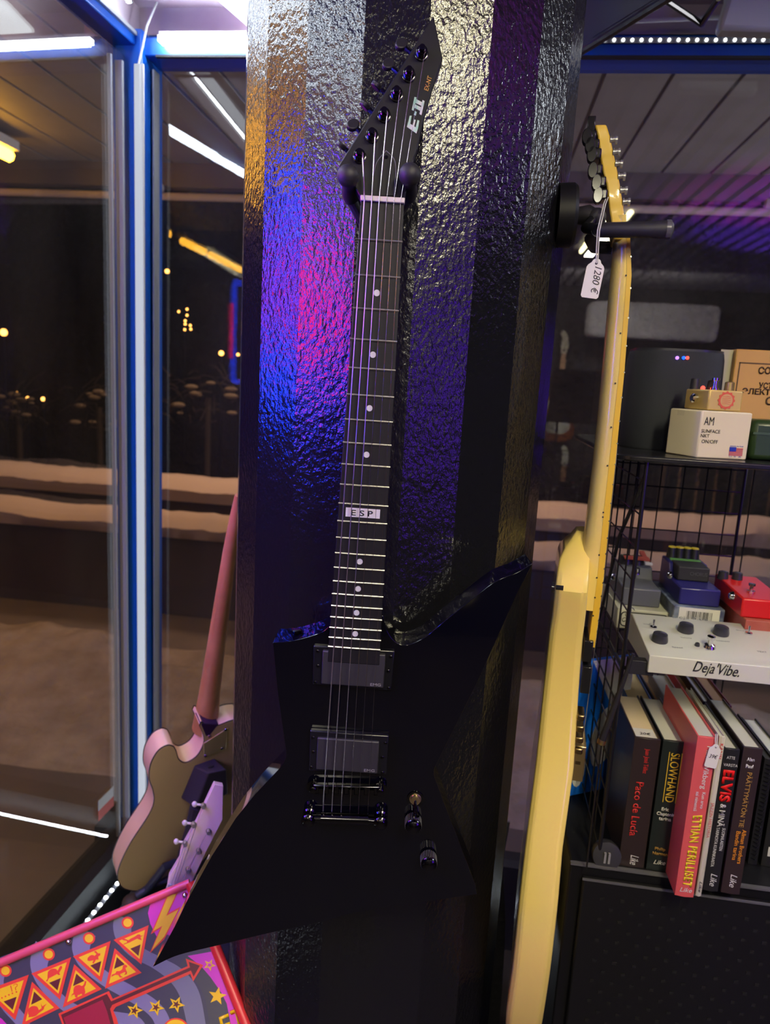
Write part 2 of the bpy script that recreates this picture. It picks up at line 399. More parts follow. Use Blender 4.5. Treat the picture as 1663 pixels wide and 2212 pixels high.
MBs = MB(); sbox(MBs, .10, 3.2, ZT+.066, ZT+.10, .01, .045)
tag(MBs.build('led_glow_block', glow('led_glow_boost', (.85, .92, 1.0), 3.0)), 'added glowing white block above the side window, boosting the LED strip', 'light')  # self-lit block added to boost the strip's glow on wall and column
fz = onY(300, 1822, WY-.05).z
strip('led_strip', 'white LED strip along the foot of the front window', Frame((XC+.06, WY-.05, fz), (1, 0, 0), (0, 1, 0)), .80, .013, .0045, chipmat=LEDM)
q = hit(256, 1907, side(0, 0, .05), SF.n); tt = (q-side(0, 0, .05)).dot(SD)
strip('led_strip', 'white LED strip along the foot of the side window', Frame(q+SD*-.03, SD, V3((0, 0, 1)).cross(SD)), 1.6, .026, .0042, chipmat=LEDM)

# paper sticker on side window
s0 = hit(228, 1735, side(0, 0, -.006), SF.n)
fr = Frame(s0, -SD, (0, 0, 1))
t = thing('window_sticker', 'small red and white sticker low on the side window', 'sticker', s0)
MB(fr).box(-.035, .035, -.028, .0, .001, .002).build('red_half', mat('sticker_red', (.45, .06, .05), .6), t)
MB(fr).box(-.035, .035, 0, .028, .001, .002).build('white_half', mat('sticker_white', (.45, .45, .47), .6), t)

P = [onZ(a_, b_, 2.29) for a_, b_ in ((472, 0), (536, 56), (640, 56), (640, -60), (425, -45))]
t = thing('ceiling_light', 'flat white ceiling light panel at the top beside the column', 'light', P[0])
MB().prism([(p.x, p.y) for p in P], 2.288, 2.296).build('diffuser', glow('panel_white', (.9, .95, 1.0), 5), t)
# ceiling lamps of the shop (seen in the glass and in the paint of the column)
def tubelamp(x, y0, y1, label):
    t = thing('ceiling_lamp', label, 'lamp', (x, (y0+y1)/2, CZ-.06))
    MB().box(x-.09, x+.09, y0, y1, CZ-.035, CZ-.002).build('housing', WHITE, t, bevel=.004)
    for dx in (-.045, .045): MB().tube([(x+dx, y0+.03, CZ-.05), (x+dx, y1-.03, CZ-.05)], .013, 10).build('tube', TUBE, t)
tubelamp(.556, -.92, .08, 'twin fluorescent ceiling lamp mirrored in the front window')
tubelamp(-.1, -2.5, -1.3, 'twin fluorescent ceiling lamp at the back of the shop')
t = thing('ceiling_lamp', 'twin cool white ceiling lamp at the right end of the front window', 'lamp', (1.75, 1.15, CZ-.06))
MB().box(1.25, 2.25, 1.06, 1.24, CZ-.035, CZ-.002).build('housing', WHITE, t, bevel=.004)
for dy in (-.045, .045): MB().tube([(1.28, 1.15+dy, CZ-.05), (2.22, 1.15+dy, CZ-.05)], .013, 10).build('tube', LEDD, t)
# neon sign in the side window, outside the frame on the left
t = thing('neon_sign', 'blue and pink neon sign hung in the side window', 'sign', side(1.4, 1.65, .05))
t0, t1, z0, z1 = 1.02, 1.74, 1.47, 1.86
ring = rrect(-t1, z0, -t0, z1, .03, 4); nf = Frame(side(0, 0, .06), -SD, (0, 0, 1))
MB(nf).tube([(x, y, 0) for x, y in ring]+[(*ring[0], 0)], .011, 8).build('blue_tube', NEONB, t)
mb = MB(nf)
for k in range(4):
    xx = -t1+.10+k*.13
    mb.tube([(xx, z0+.08, 0), (xx, z1-.08, 0), (xx+.055, z1-.08, 0), (xx+.055, z0+.08, 0)], .015, 8)
mb.build('pink_tube', NEONP, t)
MB(nf).tube([(-t0+.03, z0+.09, 0), (-t0+.03, z1-.09, 0)], .007, 8).build('pink_tube', NEONP, t)
MB(nf).box(-t1+.02, -t0-.02, z0+.02, z1-.02, -.03, -.024).build('backing', mat('clear_black', (.01, .01, .012), .4), t)
t = thing('stage_light_bar', 'purple LED wash lights on the back wall', 'stage light', (2.65, BK+.1, 1.0))
for k in range(3): MB().box(2.38+.22*k, 2.56+.22*k, BK+.04, BK+.10, .95, 2.0).build('wash_panel', glow('purple_wash', (.16, .02, 1.0), 9), t, bevel=.01)
# things on the back wall that the glass mirrors
t = thing('air_conditioner', 'white wall air conditioner mirrored in the right window', 'air conditioner', (.75, BK, 2.0))
a = onY(1260, 735, 2*WY-BK-.2); b = onY(1545, 660, 2*WY-BK-.2)
MB(Frame((0, BK+.2, 0), (1, 0, 0), (0, 0, 1))).prism(rrect(a.x, a.z+.02, b.x, b.z-.02, .05), -.2, 0).build('casing', mat('ac_white', (.55, .53, .55), .4), t, bevel=.02)
MB().box(a.x+.1, b.x-.15, BK+.19, BK+.203, a.z+.05, a.z+.075).build('louvre', mat('ac_slot', (.05, .05, .05), .5), t)

# ================================================================== OUTSIDE
ZC = 2.75
plank = mat('soffit_planks', (.30, .28, .29), .6, var=(3, .5, (.22, .20, .20)))
mb = MB(Frame((0, 4.5, ZC), (1, 0, 0), (0, 0, 1)))
x = -7.0; pr = [(-7.0, .10), (-7.0, 0)]
while x < 7:
    pr += [(x+.012, 0), (x+.012, .02), (x+.030, .02), (x+.030, 0)]; x += .263
pr += [(7.3, 0), (7.3, .10)]
mb.prism(pr, 0, 9.0-1.6)   # from the canopy edge back past the shop
# only outdoors: keep clear of the room
bm = mb.bm
for v in bm.verts:
    pass
o = mb.build('trim_3', plank, smooth=0); struct(o)
mb = MB(); mb.box(-7, 7, 4.44, 4.52, ZC-.14, ZC+.1); struct(mb.build('trim_4', mat('fascia', (.10, .085, .10), .6)))
rl = thing('canopy_rail', 'pale horizontal pipe under the outer edge of the canopy', 'rail', (0, 4.42, ZC-.2))
MB().tube([(-7, 4.42, ZC-.20), (7, 4.42, ZC-.20)], .022, 10).build('pipe', mat('rail_pale', (.52, .46, .44), .4), rl)
for x in (-2.05, -.9, .3, 1.5, 2.7): MB().box(x-.015, x+.015, 4.41, 4.45, ZC-.2, ZC-.13).build('bracket', mat('rail_pale'), rl)
# amber tubes under the canopy, in a row along the side street
AX = -2.72; AZ = 2.66
k = 0
for i, (y0, y1) in enumerate(((3.0, 3.95), (1.6, 2.8), (.2, 1.4), (-1.1, 0), (-2.50, -1.4), (-3.30, -2.80), (-4.36, -3.46), (-5.6, -4.54))):
    nm = ('nearest the street corner', 'second from the street corner', 'third from the street corner', 'beside the shop door', 'first of the mirrored row', 'second of the mirrored row', 'third of the mirrored row', 'last of the mirrored row')[i]
    t = thing('amber_tube_lamp', 'amber tube lamp under the canopy, '+nm, 'lamp', (AX, (y0+y1)/2, AZ), 'amber tubes under the canopy')
    MB().tube([(AX, y0, AZ-.03), (AX, y1, AZ-.03)], .034, 8).build('tube', AMBER, t)
    MB().box(AX-.05, AX+.05, y0-.02, y1+.02, AZ, AZ+.05).build('housing', WHITE, t)
# ground, snow, walls, hedge, trees
paving = mat('wet_paving', (.15, .13, .12), .4, var=(2.5, .7, (.26, .21, .18)))
struct(MB().box(-12, 12, WY+.13, 16, -.25, 0).build('ground', paving))
struct(MB().box(-12, -1.08, -6, WY+.13, -.25, 0).build('ground', paving))
snow = mat('trodden_snow', (.50, .43, .37), .85, var=(9, .8, (.33, .27, .22)), bump=14, bstr=.8, bdist=.03)
from mathutils import noise
def bank(name, label, x0, x1, y0, y1, hf, nx, ny):
    bm = bmesh.new(); g = []
    for i in range(nx+1):
        row = []
        for j in range(ny+1):
            x = x0+(x1-x0)*i/nx; y = y0+(y1-y0)*j/ny
            row.append(bm.verts.new((x, y, hf(x, y))))
        g.append(row)
    for i in range(nx):
        for j in range(ny): bm.faces.new((g[i][j], g[i+1][j], g[i+1][j+1], g[i][j+1]))
    mb = MB(); mb.bm.free(); mb.bm = bm
    return mb.build(name, snow, smooth=180)
def hf(x, y):
    t = min(max((y-2.25)/.9, 0), 1)*min(max((3.45-y)/.25, 0), 1)
    n = noise.noise(V3((x*1.6, y*1.6, 0)))*.10+noise.noise(V3((x*5, y*5, 3)))*.05+noise.noise(V3((x*13, y*13, 7)))*.018
    return max(-.01, t*(.13+.10*min(max((-x-1.1)/.8, 0), 1)+n)-.005*(1-t))
tag(bank('snow_bank', '', -5, 6, 2.2, 4.0, hf, 150, 44), 'rough brownish snow bank heaped in front of the windows', 'snow', kind='stuff')
darkwall = mat('dark_retaining_wall', (.030, .022, .020), .9, var=(4, .7, (.05, .03, .03)))
pA = onY(250, 1140, 4.15); pB = onY(250, 1093, 4.15); pC = onY(250, 1065, 5.3); pD = onY(250, 1015, 5.3)
struct(MB().box(-10, 10, 4.05, 4.30, 0, pA.z).build('wall_street', darkwall))
struct(MB().box(-10, 10, 5.2, 5.5, 0, pC.z).build('wall_street_upper', darkwall))
def ledge(y0, y1, z0, z1, label):
    bm = bmesh.new(); N = 260; ring = []
    for i in range(N+1):
        x = -4.2+12.2*i/N; dz = noise.noise(V3((x*2.2, y0, 1)))*.022+noise.noise(V3((x*11, y0, 5)))*.012
        pts = [(y0+.01, z0+.001), (y0-.03+dz*.5, (z0+z1)/2+dz), (y0+.05, z1-.02+dz), ((y0+y1)/2, z1+dz), (y1, z0)]
        ring.append([bm.verts.new((x, a, b)) for a, b in pts])
    for a, b in zip(ring, ring[1:]):
        for k in range(4): bm.faces.new((a[k], b[k], b[k+1], a[k+1]))
        bm.faces.new((a[4], b[4], b[0], a[0]))
    mb = MB(); mb.bm.free(); mb.bm = bm; return tag(mb.build('snow_cap', mat('clean_snow', (.52, .43, .37), .9), smooth=60), label, 'snow', kind='stuff')
ledge(4.0, 4.32, pA.z, pB.z, 'snow lying on top of the lower street wall')
ledge(5.15, 5.52, pC.z, pD.z, 'snow lying on top of the upper street wall')
struct(MB().box(-14, 14, 9.0, 9.2, 0, 4.5).build('wall_far_hedge', mat('night_hedge', (.012, .011, .010), .95, var=(3, .8, (.028, .022, .018)), bump=6, bstr=1, bdist=.1)))
# string of small amber bulbs and lone street lights across the way
fb = [(404, 668), (404, 681), (400, 693), (400, 700), (411, 703), (399, 712), (412, 711), (386, 673)]
t = thing('string_lights', 'small cluster of amber bulbs hanging across the street', 'string lights', onY(404, 700, 8.5))
for a, b in fb: MB().ball(onY(a, b, 8.5), .014, 8).build('bulb', BULB, t)
MB().tube([onY(400, 655, 8.52), V3((onY(400, 655, 8.52).x, 8.52, 0))], .004, 5, world=True).build('wire', WIRE, t)
for i, (a, b, r, nm) in enumerate(((8, 718, .045, 'at the left edge of the view'), (478, 763, .030, 'beside the column'), (361, 586, .026, 'high beside the corner post'), (514, 766, .018, 'touching the column edge'), (34, 848, .022, 'low on the far left'), (60, 860, .022, 'low, second from the left edge'), (93, 862, .026, 'low, left of the corner post'))):
    p = onY(a, b, 8.6); t = thing('street_lamp', 'distant amber street lamp '+nm, 'street lamp', V3((p.x, p.y, p.z-.3)), 'distant street lamps')
    MB().ball(p, r, 10).build('bulb', BULB, t); MB().tube([p, (p.x, p.y, 0)], .010, 6, world=True).build('pole', WIRE, t)
# bare bushes with patches of snow
for i, (a, b, w_, h_) in enumerate(((215, 880, .5, .30), (450, 860, .7, .30), (40, 880, .4, .25), (1450, 900, .8, .3))):
    p = onY(a, b, 7.0); bm_ = MB(); rnd = random.Random(i)
    for k in range(46):
        q = V3((p.x+rnd.uniform(-w_, w_)*.6, 7+rnd.uniform(-.2, .2), p.z+rnd.uniform(-h_, h_)*.8)); e = q+V3((rnd.uniform(-.3, .3), 0, rnd.uniform(-.15, .2)))
        bm_.tube([q, (q+e)/2+V3((0, 0, .03)), e], [.008, .006, .003], 5, world=True)
    t = thing('bare_bush', ('wide bare bush across the street left of the post', 'bare bush beside the column', 'small bare bush at the far left', 'bare bush behind the wire rack')[i], 'bush', (p.x, 7, 0))
    bm_.tube([(p.x, 7, 0), (p.x, 7, p.z)], .03, 6, world=True)
    bm_.build('branches', mat('bare_twigs', (.05, .04, .03), .9), t)
    sm = MB()
    for k in range(9): sm.ball((p.x+rnd.uniform(-w_, w_)*.5, 6.95, p.z+rnd.uniform(-h_, h_)*.6), rnd.uniform(.02, .05), 7, 1.6, 1, .6)
    sm.build('snow_clumps', mat('bush_snow', (.30, .25, .17), .9), t)

# ================================================================== COLUMN
CAZ = rad(6.9); CL = .9974; CRAD = .21
ca = V3((-math.sin(CAZ), math.cos(CAZ), 0)); cr_ = V3((math.cos(CAZ), math.sin(CAZ), 0)); CC = ca*CL
prof = []
for k in range(20):
    a = rad(4.2+18*k); prof.append(CC+cr_*(CRAD*math.sin(a))-ca*(CRAD*math.cos(a)))
mb = MB(); mb.prism([(p.x, p.y) for p in prof], 0, CZ+.02)
col = mb.build('column', COLP, smooth=0, bevel=.0025)
tag(col, 'many-sided column in lumpy gloss black paint behind the black guitar', 'column', kind='structure')
# ================================================================== BLACK GUITAR ON THE COLUMN
def cx(P, s, ox, oy): return [(ox+x/s, oy+y/s) for x, y in P]
GF = Frame(ca*.733+V3((0, 0, 1.5)), cr_, (0, 0, 1))         # face of the body, n towards the viewer
SZ = .013                                                   # strings above the face
g = thing('electric_guitar', 'glossy black angular electric guitar hung on the dark column', 'guitar', GF.w(*GF.px(820, 1600), 0))
out = path([(712, 1352), [(712, 1352), (694, 1366), (655, 1379), (622, 1386), (589, 1388)], (600, 1500), [(616, 1612), (618, 1628), (615, 1642), (604, 1660)],
            (551, 1716), (509, 1768), (457, 1850), (405, 1944), (378, 2000), (330, 2089),
            [(330, 2089), (384, 2064), (473, 2042), (598, 2012), (698, 1991), (760, 1973), (875, 1954), (1030, 1932)], (1027, 1912), (980, 1790), [(943, 1690), (938, 1676), (938, 1662), (943, 1650)],
            (1032, 1472), (1116, 1284), (1150, 1217), [(1150, 1217), (1116, 1237), (1069, 1257), (1006, 1305), (954, 1347), (917, 1377), (881, 1393), (856, 1388), (838, 1366), (829, 1340)], (828, 1330), (716, 1322)])
body = MB(GF).prism(GF.pxs(out), -.044, 0).build('body', BLACK, g, bevel=.0045, seg=3)
# neck axis in the plane
TF = GF.at(0, 0, SZ)
n0 = V3((*TF.px(826, 434), 0)); br = V3((*TF.px(745, 1716), 0))
ax = (br-n0).normalized(); px_ = V3((-ax.y, ax.x, 0))        # px_: towards the treble side?
if px_.x < 0: px_ = -px_
SL = .6285
def ng(d, o): q = n0+ax*d+px_*o; return (q.x, q.y)         # d metres down from the nut, o to the right
def fw(d): return .0208+.0072*d/.47                        # half width of the board
DE = .470
# fingerboard
FT = GF.at(0, 0, .0095)
fb = MB(GF).prism([ng(0, -fw(0)), ng(DE, -fw(DE)), ng(DE, fw(DE)), ng(0, fw(0))], .0035, .0090).build('fingerboard', EBONY, g, bevel=.0008)
nk = MB(); secs = []
for i in range(7):
    d = -.004+.444*i/6; w_ = fw(max(d, 0))-.0006; ring = []
    for k in range(9):
        a = math.pi*k/8; ring.append((math.cos(a)*w_, .0035-math.sin(a)*(.016+.003*d/.44)))
    secs.append([nk.bm.verts.new(GF.w(*ng(d, x), z)) for x, z in ring])
for a, b in zip(secs, secs[1:]):
    for k in range(8): nk.f((a[k], a[k+1], b[k+1], b[k]))
    nk.f((a[8], a[0], b[0], b[8]))
nk.f(secs[0]); nk.f(secs[-1])
nk.build('neck', BLACK, g)
def fretd(n): return SL*(1-2**(-n/12))
for n in range(1, 23):
    d = fretd(n); wd = fw(d)+.0004
    MB().tube([GF.w(*ng(d, -wd), .0090), GF.w(*ng(d, 0), .0096), GF.w(*ng(d, wd), .0090)], .0012, 8, world=True).build('fret', FRET, fb)
for n in (3, 5, 7, 9, 15, 17, 19, 21):
    d = (fretd(n)+fretd(n-1))/2
    MB(GF).prism(circ(*ng(d, 0.0), .0031, 20), .0088, .00935).build('inlay_dot', PEARL, fb)
pl = MB(GF); d = fretd(11)+(fretd(12)-fretd(11))*.47
P = [ng(d-.0048, -.0178), ng(d-.0048, .0178), ng(d+.0048, .0178), ng(d+.0048, -.0178)]
plate = pl.prism(P, .0088, .0094).build('inlay_plate', mat('inlay_silver', (.60, .60, .60), .4), fb)
for ch, o in (('E', -.0098), ('S', -.0010), ('P', .0078)):
    text(ch, GF, ng(d+.0030, o-.0026), ng(d+.0030, o+.0026), .0058, INK, fb, z=.0094, bold=.02)
MB(GF).prism([ng(-.0045, -.0213), ng(-.0045, .0213), ng(.0005, .0213), ng(.0005, -.0213)], .0035, .0122).build('nut', BONE, g, bevel=.0008)
# headstock, tilted back
ta = rad(9)
hv = (V3((0, 0, 1))*math.cos(ta)+ca*math.sin(ta))
HF = Frame(GF.w(n0.x, n0.y, .0065)+V3((0, 0, .001)), cr_, hv)
ho = path([(779, 432), (777, 424), (760, 392), (734, 364), (731, 357), (936.5, 33), (956, 124), (936, 180), (914.6, 254), (900.7, 318), (888, 360), (875, 424), (873, 436)])
hs = MB(HF).prism(HF.pxs(ho), -.014, 0).build('headstock', HEADB, g, bevel=.0011)
tun = [(777, 340), (804, 296), (830, 252), (856.5, 207), (883, 165), (910.6, 119)]
btn = [(741.6, 322), (766, 278), (792, 236), (817, 194), (842, 148), (870, 105)]
brot = [.3, 1.2, .2, .2, 1.2, 1.25]
for i in range(6):
    x, y = HF.px(*tun[i]); b = HF.w(x, y, 0)
    tm = MB().lathe(b, HF.n, [(0, .0065), (.0015, .0065), (.0022, .005), (.0022, .0042), (.008, .0040), (.0088, .0030), (.0115, .0030), (.013, .0028)], 20)
    for r_ in range(3): tm.lathe(b+HF.n*(.0028+.0018*r_), HF.n, [(0, .0050), (.0006, .0054), (.0012, .0050)], 20)
    tm = tm.build('tuning_post', BCHROME, g)
    bx, by = HF.px(*btn[i], -.014); p = HF.w(bx, by, -.010); sdir = (HF.w(x, y, -.010)-p).normalized()
    MB().tube([p, HF.w(x, y, -.010)], .0022, 8, world=True).build('tuner_shaft', BCHROME, tm)
    up_ = sdir.cross(HF.n).normalized()
    u2 = (HF.n*math.cos(brot[i])+up_*math.sin(brot[i])); v2 = sdir.cross(u2)
    bf = Frame(p-sdir*.002, sdir, u2)
    MB(bf).prism(circ(0, 0, .0055, 20, .0072), -.0024, .0024).build('tuner_button', SATIN, tm, bevel=.001)
# truss rod cover
trc = path([(802, 424), [(802, 424), (806, 385), (814, 352), (834, 327)], [(834, 327), (851, 345), (855, 372), (853, 395), (851, 424)]])
tc_ = MB(HF).prism(HF.pxs(trc), .0, .0014).build('truss_rod_cover', HEADB, g, bevel=.0004)
MB(HF).tube([(*p, .0014) for p in HF.pxs(trc)], .00035, 4).build('cover_edge', mat('dusty_grey_edge', (.17, .16, .19), .5), tc_)
x, y = HF.px(834, 341); MB().lathe(HF.w(x, y, .0012), HF.n, [(0, .0020), (.001, .0016)], 12).build('screw', BCHROME, tc_)
# logo and model lettering on the headstock, running up the right edge
def htext(s, a, b, h, m, **k): text(s, HF, HF.px(*a), HF.px(*b), h, m, g, **k)
LG = glow('x', (0, 0, 0), 0) if False else mat('abalone_logo', (.62, .60, .58), .3, var=(160, .9, (.25, .62, .40)))
def hq(L, z=.0004):   # logo strokes from the zoomed crop (680,20; 5.03)
    return HF.pxs(cx(L, 5.03, 680, 20))
lg = MB(HF)
for L in ([(1000, 1280), (1012, 1230), (1118, 1300), (1103, 1350)], [(1012, 1238), (1030, 1160), (1052, 1158), (1036, 1250)], [(1060, 1262), (1078, 1200), (1096, 1205), (1078, 1275)], [(1094, 1292), (1114, 1205), (1134, 1212), (1118, 1306)],
          [(1076, 1148), (1086, 1108), (1106, 1118), (1096, 1158)],
          [(1052, 1095), (1082, 955), (1104, 960), (1074, 1105)], [(1136, 1140), (1170, 988), (1192, 1000), (1158, 1152)], [(1068, 1066), (1076, 1030), (1160, 1070), (1150, 1108)], [(1085, 1015), (1094, 975), (1176, 1018), (1167, 1056)]):
    lg.prism(hq(L), .0001, .0004)
lg.build('logo', LG, g, smooth=0)
htext('EX-NT', (924.5, 197.5), (933, 166), .0042, mat('gold_print', (.55, .30, .06), .5), shear=.15, bold=.01)
# strings
stx = [787, 803, 819, 835, 851, 865.5]
tail = [(697, 1757), (716, 1758), (736, 1759), (755, 1761), (773.5, 1762), (794, 1763)]
sr = [.00066, .00056, .00046, .00030, .00024, .00019]
smat = [STEEL, STEEL, STEEL, mat('plain_steel', (.55, .50, .47), .2, metal=1)]*2
for i in range(6):
    a = HF.px(*tun[i]); nx_ = TF.px(stx[i], 432); tx = TF.px(*tail[i], 0)
    brx = V3((*nx_, 0)).lerp(V3((*tx, 0)), .965)
    tp = HF.w(a[0], a[1], .009)+(cr_*.003)
    pts = [tp, GF.w(*nx_, .0128), GF.w(brx.x, brx.y, SZ+.003), GF.w(*tx, SZ-.004)]
    MB().tube(pts, sr[i], 6, world=True).build('string', STEEL if i < 3 else smat[3], g)

# pickups: rings, covers, screws, tiny maker's letters (crop 560,1340; 3.326)
def pq(L, z): return GF.pxs(cx(L, 3.326, 560, 1340), z)
def pickup(ring, cov, zr, zc, scr, tx):
    r_ = MB(GF).prism(pq(ring, zr), 0, zr).build('pickup_ring', RING, g, bevel=.0012)
    c_ = MB(GF).prism(pq(cov, zc), zr-.001, zc).build('pickup', PKUP, g, bevel=.0012)
    for s_ in scr:
        q_ = pq([s_], zr)[0]; MB().lathe(GF.w(*q_, zr-.0005), GF.n, [(0, .0021), (.001, .0019), (.0014, .0012)], 12).build('screw', BCHROME, r_)
    a, b = pq(tx, zc); text('EMG', GF, a, b, .0030, LOGOG, c_, z=zc, thick=.0001)
pickup([(388, 183), (975, 222), (948, 508), (383, 462)], [(455, 220), (908, 250), (893, 490), (443, 458)], .004, .0085, [(420, 222), (945, 262), (402, 447), (930, 488), (422, 328), (928, 366)], [(797, 470), (872, 474)])
pickup([(364, 792), (932, 832), (915, 1112), (357, 1082)], [(418, 845), (862, 876), (850, 1106), (406, 1072)], .0075, .0105, [(385, 843), (905, 882), (373, 1057), (885, 1095), (388, 946), (884, 985)], [(752, 1086), (828, 1090)])
# bridge
bp = pq([(385, 1215), (868, 1228)], .011); bA = V3((*bp[0], 0)); bB = V3((*bp[1], 0)); bd = (bB-bA).normalized(); bn = V3((-bd.y, bd.x, 0))
def bpt(t, o): q_ = bA+bd*t+bn*o; return (q_.x, q_.y)
BL_ = (bB-bA).length
mb = MB(GF); mb.prism([bpt(0, -.0055), bpt(0, .0055), bpt(BL_, .0055), bpt(BL_, -.0055)], .004, .0115)
bridge = mb.build('bridge', BCHROME, g, bevel=.0015)
for k in range(6):
    t_ = BL_*(.13+.148*k)
    MB(GF).prism([bpt(t_-.0036, -.0045), bpt(t_-.0036, .0035), bpt(t_+.0036, .0035), bpt(t_+.0036, -.0045)], .0115, .0140, .8).build('saddle', BCHROME, bridge)
for t_ in (0, BL_):
    MB().lathe(GF.w(*bpt(t_, 0), 0), GF.n, [(0, .0060), (.003, .0062), (.0032, .0042), (.0045, .0075), (.0065, .0075), (.0068, .004), (.0135, .0040), (.0142, .0028)], 20).build('bridge_post', BCHROME, bridge)
tp_ = pq([(352, 1432), (872, 1450)], .012); tA = V3((*tp_[0], 0)); tB = V3((*tp_[1], 0)); td = (tB-tA).normalized(); tn = V3((-td.y, td.x, 0)); TL = (tB-tA).length
mb = MB(); q0 = tA+td*.014; q1 = tB-td*.014
mb.tube([GF.w(q0.x, q0.y, .008), GF.w(q1.x, q1.y, .008)], .0062, 16, world=True)
mb.tube([GF.w(tA.x, tA.y, .010), GF.w(q0.x, q0.y, .009)], .0045, 12, world=True).tube([GF.w(tB.x, tB.y, .010), GF.w(q1.x, q1.y, .009)], .0045, 12, world=True)
tailp = mb.build('tailpiece', BCHROME, g)
for q_ in (tA, tB):
    MB().lathe(GF.w(q_.x, q_.y, 0), GF.n, [(0, .0075), (.0025, .0078), (.004, .0062), (.009, .0060), (.012, .0078), (.015, .0078), (.0172, .0058), (.018, .003)], 22).build('stud', BCHROME, tailp)
# switch, knobs, strap button, head screws
x, y = GF.px(897, 1726, .001); b = GF.w(x, y, 0)
sw = MB().lathe(b, GF.n, [(0, .0070), (.0012, .0070), (.0016, .0058), (.0045, .0054), (.0050, .0036)], 24).build('toggle_switch', GOLD, g)
MB().lathe(b, GF.n, [(0, .0095), (.0013, .0094)], 24).build('washer', BCHROME, sw)
MB().tube([b+GF.n*.004, b+GF.n*.011+GF.v*-.005, b+GF.n*.019+GF.v*-.010+GF.u*.001], [.0014, .0022, .0038], 12, world=True).build('switch_tip', BCHROME, sw)
for (kx, ky) in ((892, 1768), (925, 1848)):
    x, y = GF.px(kx, ky, 0); b = GF.w(x, y, 0)
    kn = MB().lathe(b, GF.n, [(0, .0030), (.0015, .0030), (.0015, .0088), (.002, .0093), (.0155, .0090), (.0160, .0086), (.0185, .0078), (.0200, .0050), (.0205, .001)], 30).build('control_knob', BCHROME, g)
    kk = MB()
    for j in range(30):
        a = 2*math.pi*j/30; q_ = b+(GF.u*math.cos(a)+GF.v*math.sin(a))*.0092
        kk.tube([q_+GF.n*.003, q_+GF.n*.0145], .0005, 4, world=True)
    kk.build('knurling', mat('knurled_grey', (.16, .155, .17), .45, metal=.6), kn)
x, y = GF.px(640, 1380, -.022); b = GF.w(x, y, -.022)+V3((0, 0, -.004))
MB().lathe(b, (0, 0, 1), [(0, .0060), (.004, .0055), (.007, .0030), (.010, .0030), (.012, .0060), (.0145, .0062), (.0155, .004)], 20).build('strap_button', BCHROME, g)

# hanger that carries it
hg = thing('guitar_hanger', 'black rubber yoke hanger holding the headstock of the black guitar', 'hanger', GF.w(*GF.px(818, 420), -.05))
for (bx, by) in ((752, 380), (885, 377)):
    x, y = GF.px(bx, by, .020); b = GF.w(x, y, .020)
    MB().tube([b, b-GF.n*.012+GF.v*-.001, b-GF.n*.022+GF.v*-.003, b-GF.n*.034+GF.v*-.005, b-GF.n*.050+GF.v*-.007], [.0095, .0082, .0066, .0086, .0080], 16, world=True).ball(b, .0105, 18).build('yoke_arm', RUBBER, hg)
a = GF.w(*GF.px(752, 380, .02), -.030)+V3((0, 0, -.008)); c_ = GF.w(*GF.px(885, 377, .02), -.030)+V3((0, 0, -.008)); md = (a+c_)/2
MB().tube([a, a*.6+md*.4-GF.n*.008+V3((0, 0, -.02)), c_*.6+md*.4-GF.n*.008+V3((0, 0, -.02)), c_], .006, 12, world=True).build('yoke_bar', RUBBER, hg)
MB().tube([md-GF.n*.006+V3((0, 0, -.014)), md-GF.n*.030+V3((0, 0, -.014))], .010, 14, world=True).build('wall_mount', DARK, hg)

# ================================================================== CREAM GUITAR, EDGE ON
YAZ = rad(-6)                                                # direction it is seen in
ya = V3((-math.sin(YAZ), math.cos(YAZ), 0)); yr = V3((math.cos(YAZ), math.sin(YAZ), 0))
YF = Frame(V3((0, 0, 1.5))+ya*.815, yr, (0, 0, 1))          # x: back(left) - front(right), y: height, n: towards the viewer
yg = thing('electric_guitar', 'cream yellow electric guitar hanging edge-on to the right of the column', 'guitar', YF.w(*YF.px(1180, 1800), -.1))
rows = [(1196, 1252, 1291), (1215, 1238, 1290), (1236, 1219, 1287), (1255, 1207, 1283), (1300, 1199, 1277), (1370, 1192, 1271), (1420, 1184, 1265), (1480, 1178, 1260), (1560, 1169, 1254), (1700, 1154, 1243), (1850, 1133, 1217), (1950, 1121, 1207), (2100, 1106, 1189), (2212, 1091, 1174), (2290, 1086, 1163)]
# rim profile in depth: upper bout, waist, lower bout  (distance of the rim from the middle of the body)
def half(i, n):
    t = i/(n-1); sm_ = min(1, max(0, (t-.0)/.11)); sm_ = sm_*sm_*(3-2*sm_); return (.118+.040*math.cos((t-.78)*math.pi*1.9))*sm_+.022*(1-sm_)
mb = MB(YF); rings = []
N = 60
def lerp_rows(t):
    y = rows[0][0]+(rows[-1][0]-rows[0][0])*t
    for a, b in zip(rows, rows[1:]):
        if a[0] <= y <= b[0]+1e-6:
            k = (y-a[0])/(b[0]-a[0]); return y, a[1]+(b[1]-a[1])*k, a[2]+(b[2]-a[2])*k
    return rows[-1]
for i in range(N):
    t = i/(N-1); y, l, r = lerp_rows(t); h_ = half(i, N)
    x0, v0 = YF.px(l, y); x1, _ = YF.px(r, y)
    be = .0065; q_ = [(x0, -.006), (x0+be, 0), (x1-be, 0), (x1, -.006), (x1, -2*h_+.006), (x1-be, -2*h_), (x0+be, -2*h_), (x0, -2*h_+.006)]
    off = h_-.158
    rings.append([mb.v(x, v0, z+off) for x, z in q_])
for a, b in zip(rings, rings[1:]):
    for k in range(8): mb.f((a[k], a[(k+1) % 8], b[(k+1) % 8], b[k]))
mb.f(rings[0]); mb.f(rings[-1][::-1])
mb.build('body', YEL, yg, smooth=28, bevel=.002)
